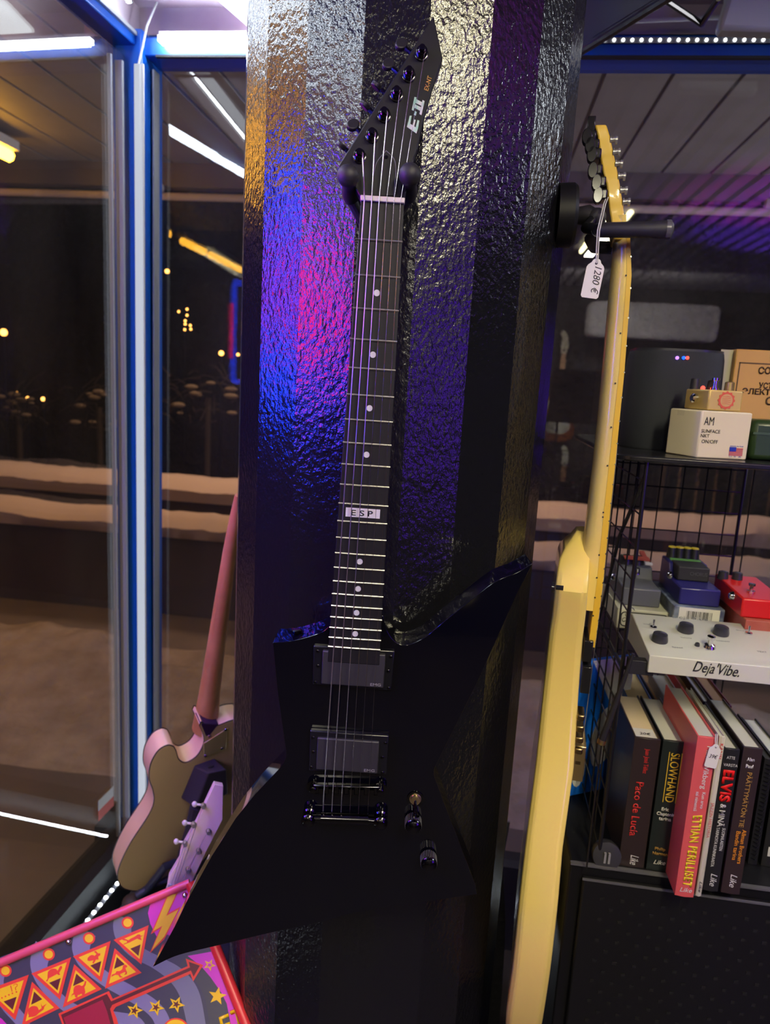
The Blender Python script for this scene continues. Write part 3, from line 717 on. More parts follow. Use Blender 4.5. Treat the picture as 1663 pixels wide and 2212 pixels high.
# neck with rounded back (heel flares into the body)
nrows = [(470, 1318, 1350), (512, 1325, 1351), (560, 1322, 1353), (600, 1318, 1352), (700, 1309, 1344), (800, 1300, 1336), (900, 1291, 1328), (1000, 1280, 1314), (1100, 1268, 1303), (1150, 1261, 1298), (1180, 1255, 1295), (1205, 1245, 1292), (1225, 1230, 1290), (1240, 1217, 1288), (1300, 1202, 1283)]
mb = MB(YF); rings = []
for (y, l, r) in nrows:
    x0, v0 = YF.px(l, y, -.13); x1, _ = YF.px(r, y, -.13); t = min(1, (y-500)/740); hw = .021+.007*t
    ring = []
    for k in range(11):
        a = math.pi*k/10; ring.append(mb.v(x1-(x1-x0)*math.sin(a)**.8, v0, -.135+hw*math.cos(a)))
    rings.append(ring)
for a, b in zip(rings, rings[1:]):
    for k in range(10): mb.f((a[k], a[k+1], b[k+1], b[k]))
    mb.f((a[10], a[0], b[0], b[10]))
mb.f(rings[0]); mb.f(rings[-1][::-1])
mb.build('neck', YEL, yg, smooth=50)
frow = [(512, 1351, 1358), (600, 1351, 1361), (800, 1335, 1346), (1000, 1313, 1326), (1100, 1302, 1315), (1250, 1287, 1300), (1384, 1269, 1283)]
mb = MB(YF); rings = []
for (y, l, r) in frow:
    x0, v0 = YF.px(l, y, -.13); x1, _ = YF.px(r, y, -.13); hw = .0215+.007*min(1, (y-500)/740)
    rings.append([mb.v(x0, v0, -.135+hw), mb.v(x1, v0, -.135+hw), mb.v(x1, v0, -.135-hw), mb.v(x0, v0, -.135-hw)])
for a, b in zip(rings, rings[1:]):
    for k in range(4): mb.f((a[k], a[(k+1) % 4], b[(k+1) % 4], b[k]))
mb.f(rings[0]); mb.f(rings[-1][::-1])
yfb = mb.build('fingerboard', FBY, yg)
for (dx, dy) in ((1352, 595), (1340, 720), (1329, 828), (1320, 923), (1312, 1006), (1303, 1107), (1302, 1117), (1294, 1199), (1289, 1248), (1285, 1291), (1281, 1330)):
    hw = .0215+.007*min(1, (dy-500)/740); x, y = YF.px(dx, dy, -.135+hw)
    MB().lathe(YF.w(x, y, -.1352+hw), YF.n, [(0, .0011), (.0004, .0011)], 10).build('side_dot', INK, yfb)
mb = MB(YF)
for k in range(21):
    y = 560+ (1375-560)*(1-2**(-k/12))/(1-2**(-20/12))
    for a, b in zip(frow, frow[1:]):
        if a[0] <= y <= b[0]: r = a[2]+(b[2]-a[2])*(y-a[0])/(b[0]-a[0])
    hw = .0215+.007*min(1, (y-500)/740); x, v0 = YF.px(r, y, -.13)
    MB(YF).tube([(x, v0, -.135+hw), (x, v0, -.135-hw)], .0011, 6).build('fret', FRET, yfb)
for k in range(6):
    zz = -.135+.017-.0068*k
    pts = [(1354, 500), (1362, 560), (1346, 760), (1330, 1000), (1304, 1250), (1264, 1560), (1245, 1690)]
    MB(YF).tube([(*YF.px(a, b, zz), zz) for a, b in pts], .0005, 5).build('string', STEEL, yg)
# headstock
hro = [(272, 1284, 1309), (298, 1290, 1317), (340, 1296, 1326), (378, 1303, 1334), (400, 1309, 1338), (445, 1315, 1345), (484, 1320, 1349), (520, 1324, 1352)]
mb = MB(YF); rings = []
for i, (y, l, r) in enumerate(hro):
    x0, v0 = YF.px(l, y, -.12); x1, _ = YF.px(r, y, -.12); wv = .006*math.sin(i*2.2)
    rings.append([mb.v(x0, v0, -.115+wv), mb.v(x1, v0, -.115), mb.v(x1, v0, -.165-.02*(i < 6)), mb.v(x0, v0, -.165-.02*(i < 6))])
for a, b in zip(rings, rings[1:]):
    for k in range(4): mb.f((a[k], a[(k+1) % 4], b[(k+1) % 4], b[k]))
mb.f(rings[0]); mb.f(rings[-1][::-1])
yh = mb.build('headstock', YELN, yg, bevel=.002)
for i, (a, b, c2, d2) in enumerate(((1276, 300, 1330, 307), (1282, 318, 1336, 333), (1286, 338, 1341, 358), (1288, 372, 1347, 385), (1296, 398, 1351, 415), (1299, 425, 1357, 440))):
    x, y = YF.px(a+14, b, -.125); x2, y2 = YF.px(c2, d2, -.125)
    mb = MB(YF).box(x-.012, x-.001, y-.006, y+.006, -.135, -.112)
    tg = mb.build('tuner_body', mat('black_tuner', (.012, .012, .014), .12), yg, bevel=.002)
    MB(YF).prism(circ(x-.012, y-.002, .006, 14, .0095), -.118, -.108).build('tuner_button', mat('black_tuner'), tg, bevel=.001)
    MB(YF).tube([(x2-.007, y2, -.118), (x2, y2+.001, -.118)], .0030, 12).tube([(x2-.001, y2, -.118), (x2+.0015, y2, -.118)], .0048, 14).tube([(x2-.007, y2, -.118), (x2-.0055, y2, -.118)], .0048, 14).build('tuning_post', mat('bright_nickel', (.70, .69, .66), .28, metal=.85), tg)
x, y = YF.px(1276, 272, -.125); MB(YF).box(x-.004, x+.005, y-.012, y+.008, -.13, -.115).build('tuner_tip', mat('black_tuner'), yg, bevel=.001)
# hardware past the front edge
def ybit(name, m, a, b, c2, d2, z0, z1, bv=.001):
    x0, y1 = YF.px(a, b, z1); x1, y0 = YF.px(c2, d2, z1); return MB(YF).box(x0, x1, y0, y1, z0, z1).build(name, m, yg, bevel=bv)
ybit('pickup', mat('black_tuner'), 1262, 1384, 1277, 1432, -.16, -.10); ybit('pickup', mat('black_tuner'), 1259, 1440, 1272, 1500, -.16, -.10)
brg = ybit('bridge', GOLD, 1238, 1610, 1258, 1690, -.16, -.10)
for k in range(5): ybit('control_knob', mat('aged_gold', (.30, .22, .10), .3, metal=1), 1240+k*1.5, 1640-k*24, 1256+k*1.5, 1656-k*24, -.13+.006*k, -.10+.006*k, .002)
x, y = YF.px(1195, 1268, -.05)
MB(YF).tube([(x+.012, y, -.05), (x+.003, y, -.05)], .003, 10).tube([(x+.001, y, -.05), (x-.002, y, -.05)], .0065, 14).build('strap_button', mat('black_tuner'), yg)
# its hanger on the column flank
yh_ = thing('guitar_hanger', 'black round-plate hanger with padded arm holding the cream guitar', 'hanger', onY(1222, 465, .95))
P0 = hit(1202, 466, V3((0, .93, 0)), V3((0, 1, 0))); P1 = hit(1240, 466, V3((0, .93, 0)), V3((0, 1, 0)))
MB().lathe(P0, P1-P0, [(0, .036), (.018, .037), (.022, .034), (.024, .01)], 32).build('wall_plate', DARK, yh_)
pj = P0+(P1-P0).normalized()*.024
arm0 = YF.w(*YF.px(1292, 497, -.085), -.085); arm1 = YF.w(*YF.px(1440, 496, -.085), -.085)
MB().tube([pj, pj+V3((.012, -.004, 0)), pj+V3((.022, -.01, -.004))], [.010, .012, .009], 14, world=True).ball(pj+V3((.022, -.01, -.004)), .0115, 14).build('ball_joint', RUBBER, yh_)
MB().tube([pj+V3((.022, -.01, -.004)), (pj+arm0)/2+V3((0, 0, -.006)), arm0], [.009, .007, .007], 12, world=True).build('neck_arm', DARK, yh_)
MB().tube([arm0, arm0.lerp(arm1, .06), arm0.lerp(arm1, .8), arm0.lerp(arm1, .9), arm1], [.006, .0085, .0092, .0100, .0100], 16, world=True).build('padded_bar', RUBBER, yh_)
MB().lathe(arm1, (arm1-arm0), [(-.001, .0108), (.004, .0105), (.007, .006), (.0075, .001)], 18).build('end_cap', mat('cap_grey', (.08, .08, .09), .2), yh_)
b0 = YF.w(*YF.px(1292, 497, -.085), -.185); b1 = YF.w(*YF.px(1335, 499, -.085), -.185)
MB().tube([arm0, (arm0+b0)/2+yr*-.006, b0, b1], .008, 12, world=True).build('padded_bar', RUBBER, yh_)
# price tag
def price_tag(name, label, fr, c, s, txt, tilt, knot):
    t = thing(name, label, 'tag', fr.w(c[0], c[1]-.5*s*1.6))
    ca_, sa = math.cos(tilt), math.sin(tilt)
    def R_(x, y): return (c[0]+(x*ca_-y*sa)*s, c[1]+(x*sa+y*ca_)*s)
    P = [R_(x, y) for x, y in [(-.46, -.9), (-.38, -1), (.38, -1), (.46, -.9), (.46, .55), (.40, .68), (.24, .82), (.20, .93), (.12, 1.0), (-.12, 1.0), (-.20, .93), (-.24, .82), (-.40, .68), (-.46, .55)]]
    MB(fr).prism(P, 0, .0006).build('card', PAPER, t, smooth=0)
    MB(fr).prism(circ(*R_(0, .78), .07*s, 12), .0005, .0009).build('eyelet', INK, t)
    for (tt_, a, b, h) in txt: text(tt_, fr, R_(*a), R_(*b), h*s, INK, t, z=.0007, shear=.25)
    h0 = fr.w(*R_(0, .78), .001)
    MB().tube([h0]+knot, .0007, 5, world=True).build('cord', mat('white_cord', (.55, .54, .5), .8), t)
    MB().tube([h0+fr.u*.0015]+[k_+fr.u*.0022 for k_ in knot], .0007, 5, world=True).build('cord', mat('white_cord'), t)
PF = Frame(YF.w(0, 0, -.06), yr, (0, 0, 1)); c = PF.px(1281, 602)
kn_ = [PF.w(*PF.px(1288, 540)), PF.w(*PF.px(1290, 500), .004), YF.w(*YF.px(1304, 440, -.10), -.10), YF.w(*YF.px(1310, 425, -.12), -.12)]
price_tag('price_tag', 'white price tag reading 1280 € dangling from the cream guitar', PF, c, .0215, [('1280 €', (-.02, .62), (.02, -.78), .38)], rad(-6), kn_)
# ================================================================== TELECASTER-SHAPED GUITAR SEEN FROM BEHIND, LEFT
c0 = onY(375, 1760, 1.28)
N = V3((.60, -.70, -.32)).normalized()                      # the back faces us
vv = V3((0, 0, 1)); vv = (vv-N*vv.dot(N)).normalized(); uu = vv.cross(N)
TB = Frame(c0, uu, vv)
tg = thing('electric_guitar', 'peach-rimmed electric guitar with bronze back leaning by the window', 'guitar', TB.w(*TB.px(330, 1900), -.02))
C3 = lambda L: cx(L, 3.96, 200, 1440)
bk = path([[(915, 500), (950, 590), (948, 660), (910, 740), (860, 790), (790, 820), (735, 790), (712, 720), (690, 680)], [(690, 680), (640, 672), (570, 710), (520, 780), (490, 860), (485, 960), (515, 1050), (525, 1150), (480, 1270), (330, 1500), (240, 1680), (212, 1800), (250, 1885), (330, 1915), (420, 1915), (560, 1890)],
           (760, 1850), (1000, 1600), (1200, 1300), (1330, 1000), (1360, 700), (1330, 520), [(1260, 450), (1180, 462), (1080, 500), (1000, 520), (930, 470)]])
outl = TB.pxs(C3(bk))
MB(TB).prism(outl, -.046, 0).build('body', mat('peach_rim', (.90, .60, .38), .35), tg, bevel=.003)
MB(TB).prism(shrink(outl, .990), -.002, .0012).build('back', mat('bronze_back', (.60, .42, .20), .35, coat=.3), tg, bevel=.001)
MB(TB).tube([(*p, .0) for p in outl]+[(*outl[0], 0)], .0013, 6).build('binding', mat('dark_binding', (.02, .012, .02), .4), tg)
MB(TB).tube([(*p, -.046) for p in outl]+[(*outl[0], -.046)], .0013, 6).build('binding', mat('dark_binding'), tg)
hp = C3([(940, 640), (1155, 500), (1130, 690), (950, 775)])
mp = MB(TB).prism(TB.pxs([(438, 1604), (492, 1570), (487, 1615), (440, 1636)]), .0012, .0035).build('neck_plate', mat('brass_plate', (.62, .50, .20), .40, metal=.55), tg, bevel=.0012)
for a, b in ((1000, 595), (1138, 540), (1105, 700), (965, 762)):
    q_ = TB.px(*C3([(a, b)])[0], .0035); MB().lathe(TB.w(*q_, .003), TB.n, [(0, .0036), (.0015, .0032)], 12).build('screw', CHROME, mp)
MB(TB).prism(TB.pxs(C3([(915, 480), (1080, 490), (1010, 580), (965, 600)])), -.03, .0014).build('heel', mat('purple_heel', (.05, .02, .07), .2), tg, bevel=.002)
# neck
NA = [(430, 1578, 17), (452, 1500, 20), (466, 1420, 20), (483, 1290, 19), (496, 1200, 18), (508, 1120, 15), (512, 1080, 9)]
NA = [(443, 1572, 29), (452, 1500, 24), (466, 1400, 21), (482, 1290, 19), (496, 1190, 16), (508, 1120, 14), (516, 1070, 10)]
mb = MB(); rings = []
for (a, b, hwp) in NA:
    zz = -.035; p = TB.w(*TB.px(a, b, zz), zz); e = TB.w(*TB.px(a+hwp, b, zz), zz); hw = (e-p).length*.85
    rings.append((p, hw))
mb.tube([p for p, _ in rings], [h for _, h in rings], 16, world=True)
mb.build('neck', mat('tan_maple_neck', (.64, .31, .11), .35, var=(20, .4, (.36, .13, .04))), tg)

# foam block and stand behind it
fbk = thing('foam_block', 'black slanted foam block propped against the bronze guitar back', 'block', TB.w(*TB.px(440, 1730), .03))
def tb(a, b, z): x, y = TB.px(200+a/3.96, 1440+b/3.96, z); return TB.w(x, y, z)
pts = [(750, 1125), (830, 1210), (1010, 1230), (1160, 1060), (860, 850), (985, 910), (1145, 890), (1040, 785)]
mb = MB(); bot = [tb(750, 1125, .004), tb(880, 1215, .055), tb(1160, 1090, .055), tb(1040, 985, .004)]; top = [tb(868, 845, .004), tb(985, 910, .055), tb(1148, 880, .055), tb(1040, 783, .004)]
mb.hexa(bot+top).build('foam', mat('black_foam', (.028, .020, .032), .75, bump=300, bstr=.3), fbk, bevel=.003)
q_ = (top[0]+top[1]+top[2]+top[3])/4; nn = (top[1]-top[0]).cross(top[3]-top[0]).normalized(); nn = nn if nn.z > 0 else -nn
MB().lathe(q_, nn, [(-.001, .006), (.0008, .006)], 16).build('hole_plug', RUBBER, fbk)
stp = thing('guitar_stand', 'black tubular stand under the peach-rimmed guitar', 'stand', tb(420, 1990, .02))
MB().tube([tb(380, 1960, .03), tb(470, 1900, .03), tb(560, 1790, .04), tb(620, 1710, .045), tb(700, 1680, .04), tb(760, 1700, .03)], .0085, 12, world=True).build('padded_arm', mat('stand_foam', (.03, .035, .05), .5), stp)
MB().tube([tb(300, 2060, .02), tb(450, 1940, .02), tb(640, 1840, .03), tb(820, 1760, .03)], .012, 10, world=True).build('base_tube', DARK, stp)
MB().ball(tb(335, 2010, .03), .020, 16, 1, 1, .7).build('end_ball', mat('brown_rubber', (.05, .035, .025), .6), stp)
MB().tube([tb(335, 2010, .03), V3((tb(335, 2010, .03).x, tb(335, 2010, .03).y, .331))], .010, 10, world=True).build('leg', DARK, stp)
MB().tube([tb(900, 1180, .040), tb(850, 1400, .036), tb(760, 1700, .036)], .015, 10, world=True).build('upright', mat('black_foam'), stp)

# ================================================================== LILAC HEADSTOCK GUITAR
LF = Frame(onY(430, 1830, 1.04), (V3((1, .45, -.15))).normalized(), V3((.28, .35, 1)))
LF = Frame(LF.o, LF.u, (LF.v-LF.u*LF.v.dot(LF.u)))
LIL = mat('lilac_satin', (.80, .60, .60), .45)
lg_ = thing('electric_guitar', 'lilac guitar headstock with six posts rising behind the coloured panel', 'guitar', LF.w(*LF.px(370, 1920), -.02))
fr_ = C3([(1042, 1005), (1118, 1020), (1112, 1312), (980, 1570), (850, 1845), (780, 2010), (600, 2010), (640, 1900), (655, 1800), (745, 1650), (760, 1560), (890, 1330)])
hdl = MB(LF).prism(LF.pxs(fr_), -.016, 0).build('headstock', LIL, lg_, bevel=.001)
for (a, b) in ((945, 1185), (862, 1345), (790, 1505), (990, 1405), (905, 1570), (815, 1730)):
    x, y = LF.px(*C3([(a, b)])[0]); bb = LF.w(x, y, 0)
    left = (a, b) in ((945, 1185), (862, 1345), (790, 1505))
    tpn = MB().lathe(bb, LF.n, [(0, .0045), (.001, .0045), (.0013, .0028), (.007, .0024), (.009, .0034), (.0105, .0034)], 14).build('tuning_post', mat('nickel', (.60, .58, .50), .3, metal=.8), lg_)
    if left: MB().tube([bb-LF.u*.0, bb-LF.u*.012-LF.n*.004], .002, 8, world=True).ball(bb-LF.u*.014-LF.n*.004, .0048, 10, 1, .8, 1.1).build('tuner_button', mat('ivory_button', (.72, .66, .62), .4), tpn)
sb = [(672, 1880), (690, 1885), (708, 1890), (730, 1893), (750, 1896), (770, 1898)]
for (a, b), q2 in zip(sb, ((790, 1505), (862, 1345), (945, 1185), (990, 1405), (905, 1570), (815, 1730))):
    x, y = LF.px(*C3([(a, b)])[0], .004); x2, y2 = LF.px(*C3([q2])[0], .006)
    MB(LF).tube([(x, y, .004), (x2, y2, .006)], .0005, 4).build('string', STEEL, lg_)
LB = [LF.px(*p) for p in C3([(600, 2005), (780, 2008)])]
lm = ((LB[0][0]+LB[1][0])/2, (LB[0][1]+LB[1][1])/2); lw = abs(LB[1][0]-LB[0][0])/2; Ln = (LF.w(*lm).z-.012)/LF.v.z
MB(LF).prism([(lm[0]-lw, lm[1]+.01), (lm[0]+lw, lm[1]+.01), (lm[0]+lw, lm[1]-Ln), (lm[0]-lw, lm[1]-Ln)], -.020, 0).build('neck', LIL, lg_)
MB(LF).prism(LF.pxs(C3([(640, 1850), (790, 1875), (785, 1895), (640, 1872)])), 0, .005).build('nut', BONE, lg_)

# ================================================================== GAME PANEL LOWER LEFT
pc = onY(240, 2090, .84)
pn = V3((.10, -.80, .60)).normalized()
pu = V3((1, 0, 0)); pu = (pu-pn*pu.dot(pn)).normalized(); PFR = Frame(pc, pu, pn.cross(pu))
pf = thing('pinball_panel', 'red-rimmed game panel with yellow animal triangles on grey swirls', 'game panel', PFR.w(*PFR.px(250, 2160), -.02))
K4 = lambda L: cx(L, 2.97, 0, 1750)
TLc, TRc = (-70, 2110), (411, 1907)
BRc = (590, 2356)
corner = PFR.pxs([TLc, TRc, BRc, (110, 2560)])
MB(PFR).prism(corner, -.012, 0).build('board', mat('panel_base', (.09, .085, .105), .4), pf)
mR = mat('rim_red', (.70, .035, .03), .3); mPk = mat('rim_pink', (.72, .085, .14), .3)
a, b, c_ = [(x, y, .003) for x, y in PFR.pxs([TLc, TRc, BRc])]
MB(PFR).tube([a, b], .0062, 14).build('rim', mPk, pf); MB(PFR).tube([b, c_], .0075, 14).build('rim', mR, pf)
mats = [mat('art_dark', (.040, .037, .055), .35), mat('art_lilac', (.20, .18, .26), .35), mat('art_magenta', (.62, .025, .36), .35), mat('art_red', (.78, .045, .02), .35), mat('art_yellow', (.86, .56, .003), .35), mat('art_maroon', (.11, .005, .012), .35), mat('art_crimson', (.33, .003, .03), .35), mat('art_grey', (.045, .045, .047), .35), mat('art_midgrey', (.16, .165, .19), .35)]
art = MB(PFR); zl = [.0003]
def A_(mi, L, z, conv=True):
    art.mi = mi; art.prism(PFR.pxs(K4(L)) if conv else L, z-.00025, z)
def clip_top(L): return L
inner = [(-180, 1010), (1228, 487), (1420, 905), (1800, 1810), (300, 2400)]
A_(0, inner, .0004)
def band(pts, wd, mi, z):
    P = cr(pts, 7); W_ = cr([(w_, 0) for w_ in wd], 7); Lf, Rt = [], []
    for i, p in enumerate(P):
        d = V3((P[min(i+1, len(P)-1)][0]-P[max(i-1, 0)][0], P[min(i+1, len(P)-1)][1]-P[max(i-1, 0)][1], 0)).normalized(); h_ = W_[min(i, len(W_)-1)][0]/2
        Lf.append((p[0]-d.y*h_, p[1]+d.x*h_)); Rt.append((p[0]+d.y*h_, p[1]-d.x*h_))
    art.mi = mi
    Lq, Rq = PFR.pxs(K4(Lf)), PFR.pxs(K4(Rt))
    a = [art.v(x, y, z) for x, y in Lq]; b = [art.v(x, y, z) for x, y in Rq]
    for i in range(len(a)-1): art.f((a[i], a[i+1], b[i+1], b[i]))
band([(20, 985), (-20, 1040), (-20, 1140), (60, 1260), (150, 1372), (200, 1500)], [110, 110, 100, 90, 80, 80], 1, .0006)
band([(290, 872), (262, 930), (252, 1010), (290, 1110), (390, 1225), (520, 1300), (760, 1340), (860, 1372), (900, 1440)], [135, 122, 108, 90, 80, 80, 90, 110, 110], 1, .0006)
band([(560, 775), (530, 830), (522, 900), (560, 985), (680, 1085), (830, 1170), (960, 1250), (1030, 1330), (1060, 1440)], [130, 122, 112, 95, 90, 95, 100, 100, 100], 1, .0006)
band([(800, 690), (785, 745), (800, 820), (870, 905), (1000, 975), (1130, 1060), (1215, 1180), (1260, 1372), (1270, 1450)], [120, 118, 105, 90, 85, 110, 125, 118, 115], 8, .0006)
band([(1180, 960), (1290, 1060), (1370, 1200), (1395, 1372), (1400, 1450)], [70, 95, 110, 105, 100], 7, .0006)
A_(2, [(968, 590), (1228, 498), (1200, 640), (1080, 840), (1010, 820), (965, 730), (950, 660)], .0009)
A_(2, [(1205, 935), (1400, 900), (1640, 1480), (1500, 1480), (1480, 1372), (1455, 1240), (1420, 1170), (1350, 1070), (1290, 1000)], .0009)
A_(2, [(-60, 1290), (15, 1340), (60, 1390), (80, 1450), (-60, 1450)], .0009)
for (x, y) in ((38, 1030), (315, 925), (573, 822), (820, 722)):
    A_(3, circ(x, y, 39), .0012); A_(4, circ(x, y, 27), .0015)
tri = [([(-100, 1160), (187, 1055), (100, 1345)], 2), ([(207, 1100), (385, 1270), (140, 1390)], 0), ([(203, 1048), (458, 943), (387, 1215)], 2), ([(478, 988), (655, 1148), (405, 1265)], 0),
       ([(470, 938), (712, 838), (652, 1102)], 2), ([(737, 885), (910, 1043), (675, 1145)], 0), ([(730, 832), (955, 738), (908, 990)], 2)]
for P, ap in tri:
    cx_ = sum(p[0] for p in P)/3; cy_ = sum(p[1] for p in P)/3
    A_(3, P, .0012); A_(4, shrink(P, .74), .0015)
    c2 = (cx_+(P[ap][0]-cx_)*.30, cy_+(P[ap][1]-cy_)*.30)
    A_(5, [(c2[0]+(p[0]-cx_)*.29, c2[1]+(p[1]-cy_)*.29) for p in P], .0018)
C7 = lambda L: [((x/5.543)*2.97, (180+y/5.543)*2.97) for x, y in L]
C8 = lambda L: [((250+x/5.543)*2.97, (180+y/5.543)*2.97) for x, y in L]
turtle = path([(555, 1048), (575, 1018), [(575, 985), (582, 935), (620, 903), (670, 900), (695, 925)], [(705, 905), (725, 870), (745, 868), (748, 890), (730, 920)], (715, 950), (728, 972), (705, 975), (690, 962), (610, 1005), (592, 1012), (572, 1052)])
rabbit = path([(1052, 800), (1055, 770), [(1075, 748), (1105, 735), (1140, 745)], (1160, 722), (1130, 695), (1150, 685), (1178, 715), (1205, 715), (1205, 738), (1180, 755), (1185, 790), (1155, 790), (1125, 840), (1110, 830), (1125, 798), (1075, 808)])
horse = path([(1335, 998), (1345, 970), (1385, 955), [(1400, 928), (1440, 925), (1468, 905)], (1478, 858), (1505, 850), (1530, 868), (1520, 885), (1505, 885), (1515, 920), (1525, 940), (1522, 965), (1490, 975), (1510, 945), (1495, 940), (1440, 965), (1450, 985), (1478, 1000), (1440, 1005), (1420, 975), (1385, 972)])
eleph = path([(860, 1235), (865, 1205), (885, 1190), [(885, 1150), (900, 1110), (950, 1092), (985, 1105), (1010, 1085)], (1022, 1045), (1040, 1052), (1030, 1095), (1015, 1120), (1028, 1180), (1010, 1215), (990, 1215), (980, 1195), (960, 1210), (935, 1215), (930, 1245), (905, 1240), (900, 1210), (875, 1212)])
snail = path([(345, 1480), (352, 1460), [(340, 1430), (350, 1375), (400, 1345), (450, 1355), (470, 1395)], (505, 1370), (495, 1315), (512, 1350), (568, 1315), (535, 1355), (530, 1385), (470, 1430), (440, 1460), (400, 1475)])
for L in (turtle, rabbit, horse, eleph, snail): A_(3, C7(L), .0018)
cheet = path([(80, 550), (95, 535), (125, 545), (155, 560), [(180, 540), (230, 515), (270, 488)], (298, 490), (300, 505), (335, 500), (300, 520), (315, 560), (285, 550), (260, 540), (210, 565), (160, 590), (95, 612), (100, 600), (140, 585), (135, 565), (100, 560)])
A_(3, C8(cheet), .0018)
for (x, y, r) in ((30, 1248, 10), (72, 1230, 10), (113, 1212, 10), (155, 1194, 10), (203, 1177, 10)): A_(3, C7(circ(x, y, r, 10)), .0018)
A_(3, C7([(128, 1105), (140, 1100), (156, 1172), (148, 1176)]), .0018)
art.mi = 3
art.tube([(*p, .0018) for p in PFR.pxs(K4(C7([(165, 1098), (185, 1082), (212, 1085), (214, 1105), (190, 1125), (196, 1155)])))], .0005, 5)
# arrow, box, stars, flash, lettering
arrow = [(700, 1160), (725, 1210), (1205, 1000), (1193, 952), (1305, 993), (1240, 1098), (1222, 1050), (745, 1262), (728, 1285), (750, 1335), (790, 1480), (440, 1480), (376, 1305)]
A_(3, arrow, .0012)
A_(5, [(688, 1178), (715, 1226), (1220, 1008), (1212, 972), (1283, 997), (1243, 1068), (1226, 1028), (722, 1248), (708, 1275), (760, 1480), (450, 1480), (394, 1312)], .0015)
A_(6, [(410, 1330), (660, 1215), (690, 1290), (740, 1480), (470, 1480)], .0018)
for (x, y, R, fill, a0) in ((865, 1285, 55, 5, -75), (1003, 1265, 55, 5, -65), (1133, 1245, 55, 5, -65), (1345, 993, 40, 2, -65), (1395, 1192, 60, 4, -80)):
    A_(4, star(x, y, R, R*.42, a0), .0015)
    if fill != 4: A_(fill, star(x, y, R*.52, R*.20, a0), .0018)
bolt = [(1075, 540), (1142, 530), (1082, 660), (1160, 618), (1060, 822), (962, 918), (1028, 760), (968, 796)]
A_(3, bolt, .0012); A_(4, [(1080, 545), (1131, 538), (1068, 678), (1146, 637), (1055, 812), (974, 900), (1042, 742), (984, 776)], .0015)
A_(3, circ(1130, 1420, 88, 30), .0015); A_(4, circ(1130, 1420, 78, 30), .0018)
art_o = art.build('artwork', mats, pf, smooth=0, recalc=True)
text('T', PFR, PFR.px(508, 2228), PFR.px(533, 2217), .026, mats[3], pf, z=.0016, bold=.03)
text('T', PFR, PFR.px(506, 2226), PFR.px(531, 2215), .024, mats[4], pf, z=.0020, bold=.01)
text('E', PFR, PFR.px(482, 2239), PFR.px(503, 2230), .024, mats[4], pf, z=.0020, bold=.01)
for (a, b) in ((150, 2034), (400, 1934)):
    x, y = PFR.px(a, b); MB().ball(PFR.w(x, y, .003), .0042, 14).build('stud', CHROME, pf)
# what the panel rests on
bx = thing('display_plinth', 'dark plinth in the window bay carrying the leaning guitars', 'plinth', (-.45, 1.25, 0))
pz = min(TB.w(*p).z for p in outl)
MB().box(-.70, -.24, 1.02, 1.44, 0, max(.12, min(pz-.03, .40))).build('plinth_box', mat('plinth_dark', (.02, .022, .03), .4), bx, bevel=.004)
# ================================================================== CABINET, RACK AND GOODS, RIGHT
YC = .975
k0 = onY(1233, 1864, YC); CTZ = k0.z; CX0 = k0.x; CX1 = 1.25; CYB = 1.46
cb = thing('cabinet', 'black perforated metal cabinet under the books', 'cabinet', ((CX0+CX1)/2, (YC+CYB)/2, 0))
MB().box(CX0, CX1, YC+.004, CYB, .02, CTZ).build('carcass', DARK, cb, bevel=.003)
q0 = onY(1258, 1892, YC)
dr = MB().box(q0.x, CX1-.02, YC-.006, YC+.004, .10, q0.z).build('door', mat('cabinet_door', (.007, .007, .008), .45, spec=.35), cb, bevel=.003)
mb = MB(); r = 0; z = q0.z-.028
while z > .12:
    x = q0.x+.03+(.0145 if r % 2 else 0)
    while x < CX1-.05:
        mb.prism([(x-.003, YC-.0062), (x+.003, YC-.0062), (x+.003, YC-.007), (x-.003, YC-.007)], z-.0025, z+.0025); x += .029
    z -= .0175; r += 1
ho_ = mb.build('perforations', mat('hole_black', (.002, .002, .002), .9), dr, smooth=0); ho_['kind'] = 'stuff'
MB().box(q0.x-.001, CX1-.02, YC-.0075, YC-.005, q0.z-.002, q0.z+.001).build('door_edge', mat('edge_grey', (.10, .10, .11), .3), cb)
MB().box(CX0, CX1, YC-.001, YC+.006, CTZ-.0025, CTZ+.0004).build('top_edge', mat('edge_grey'), cb)

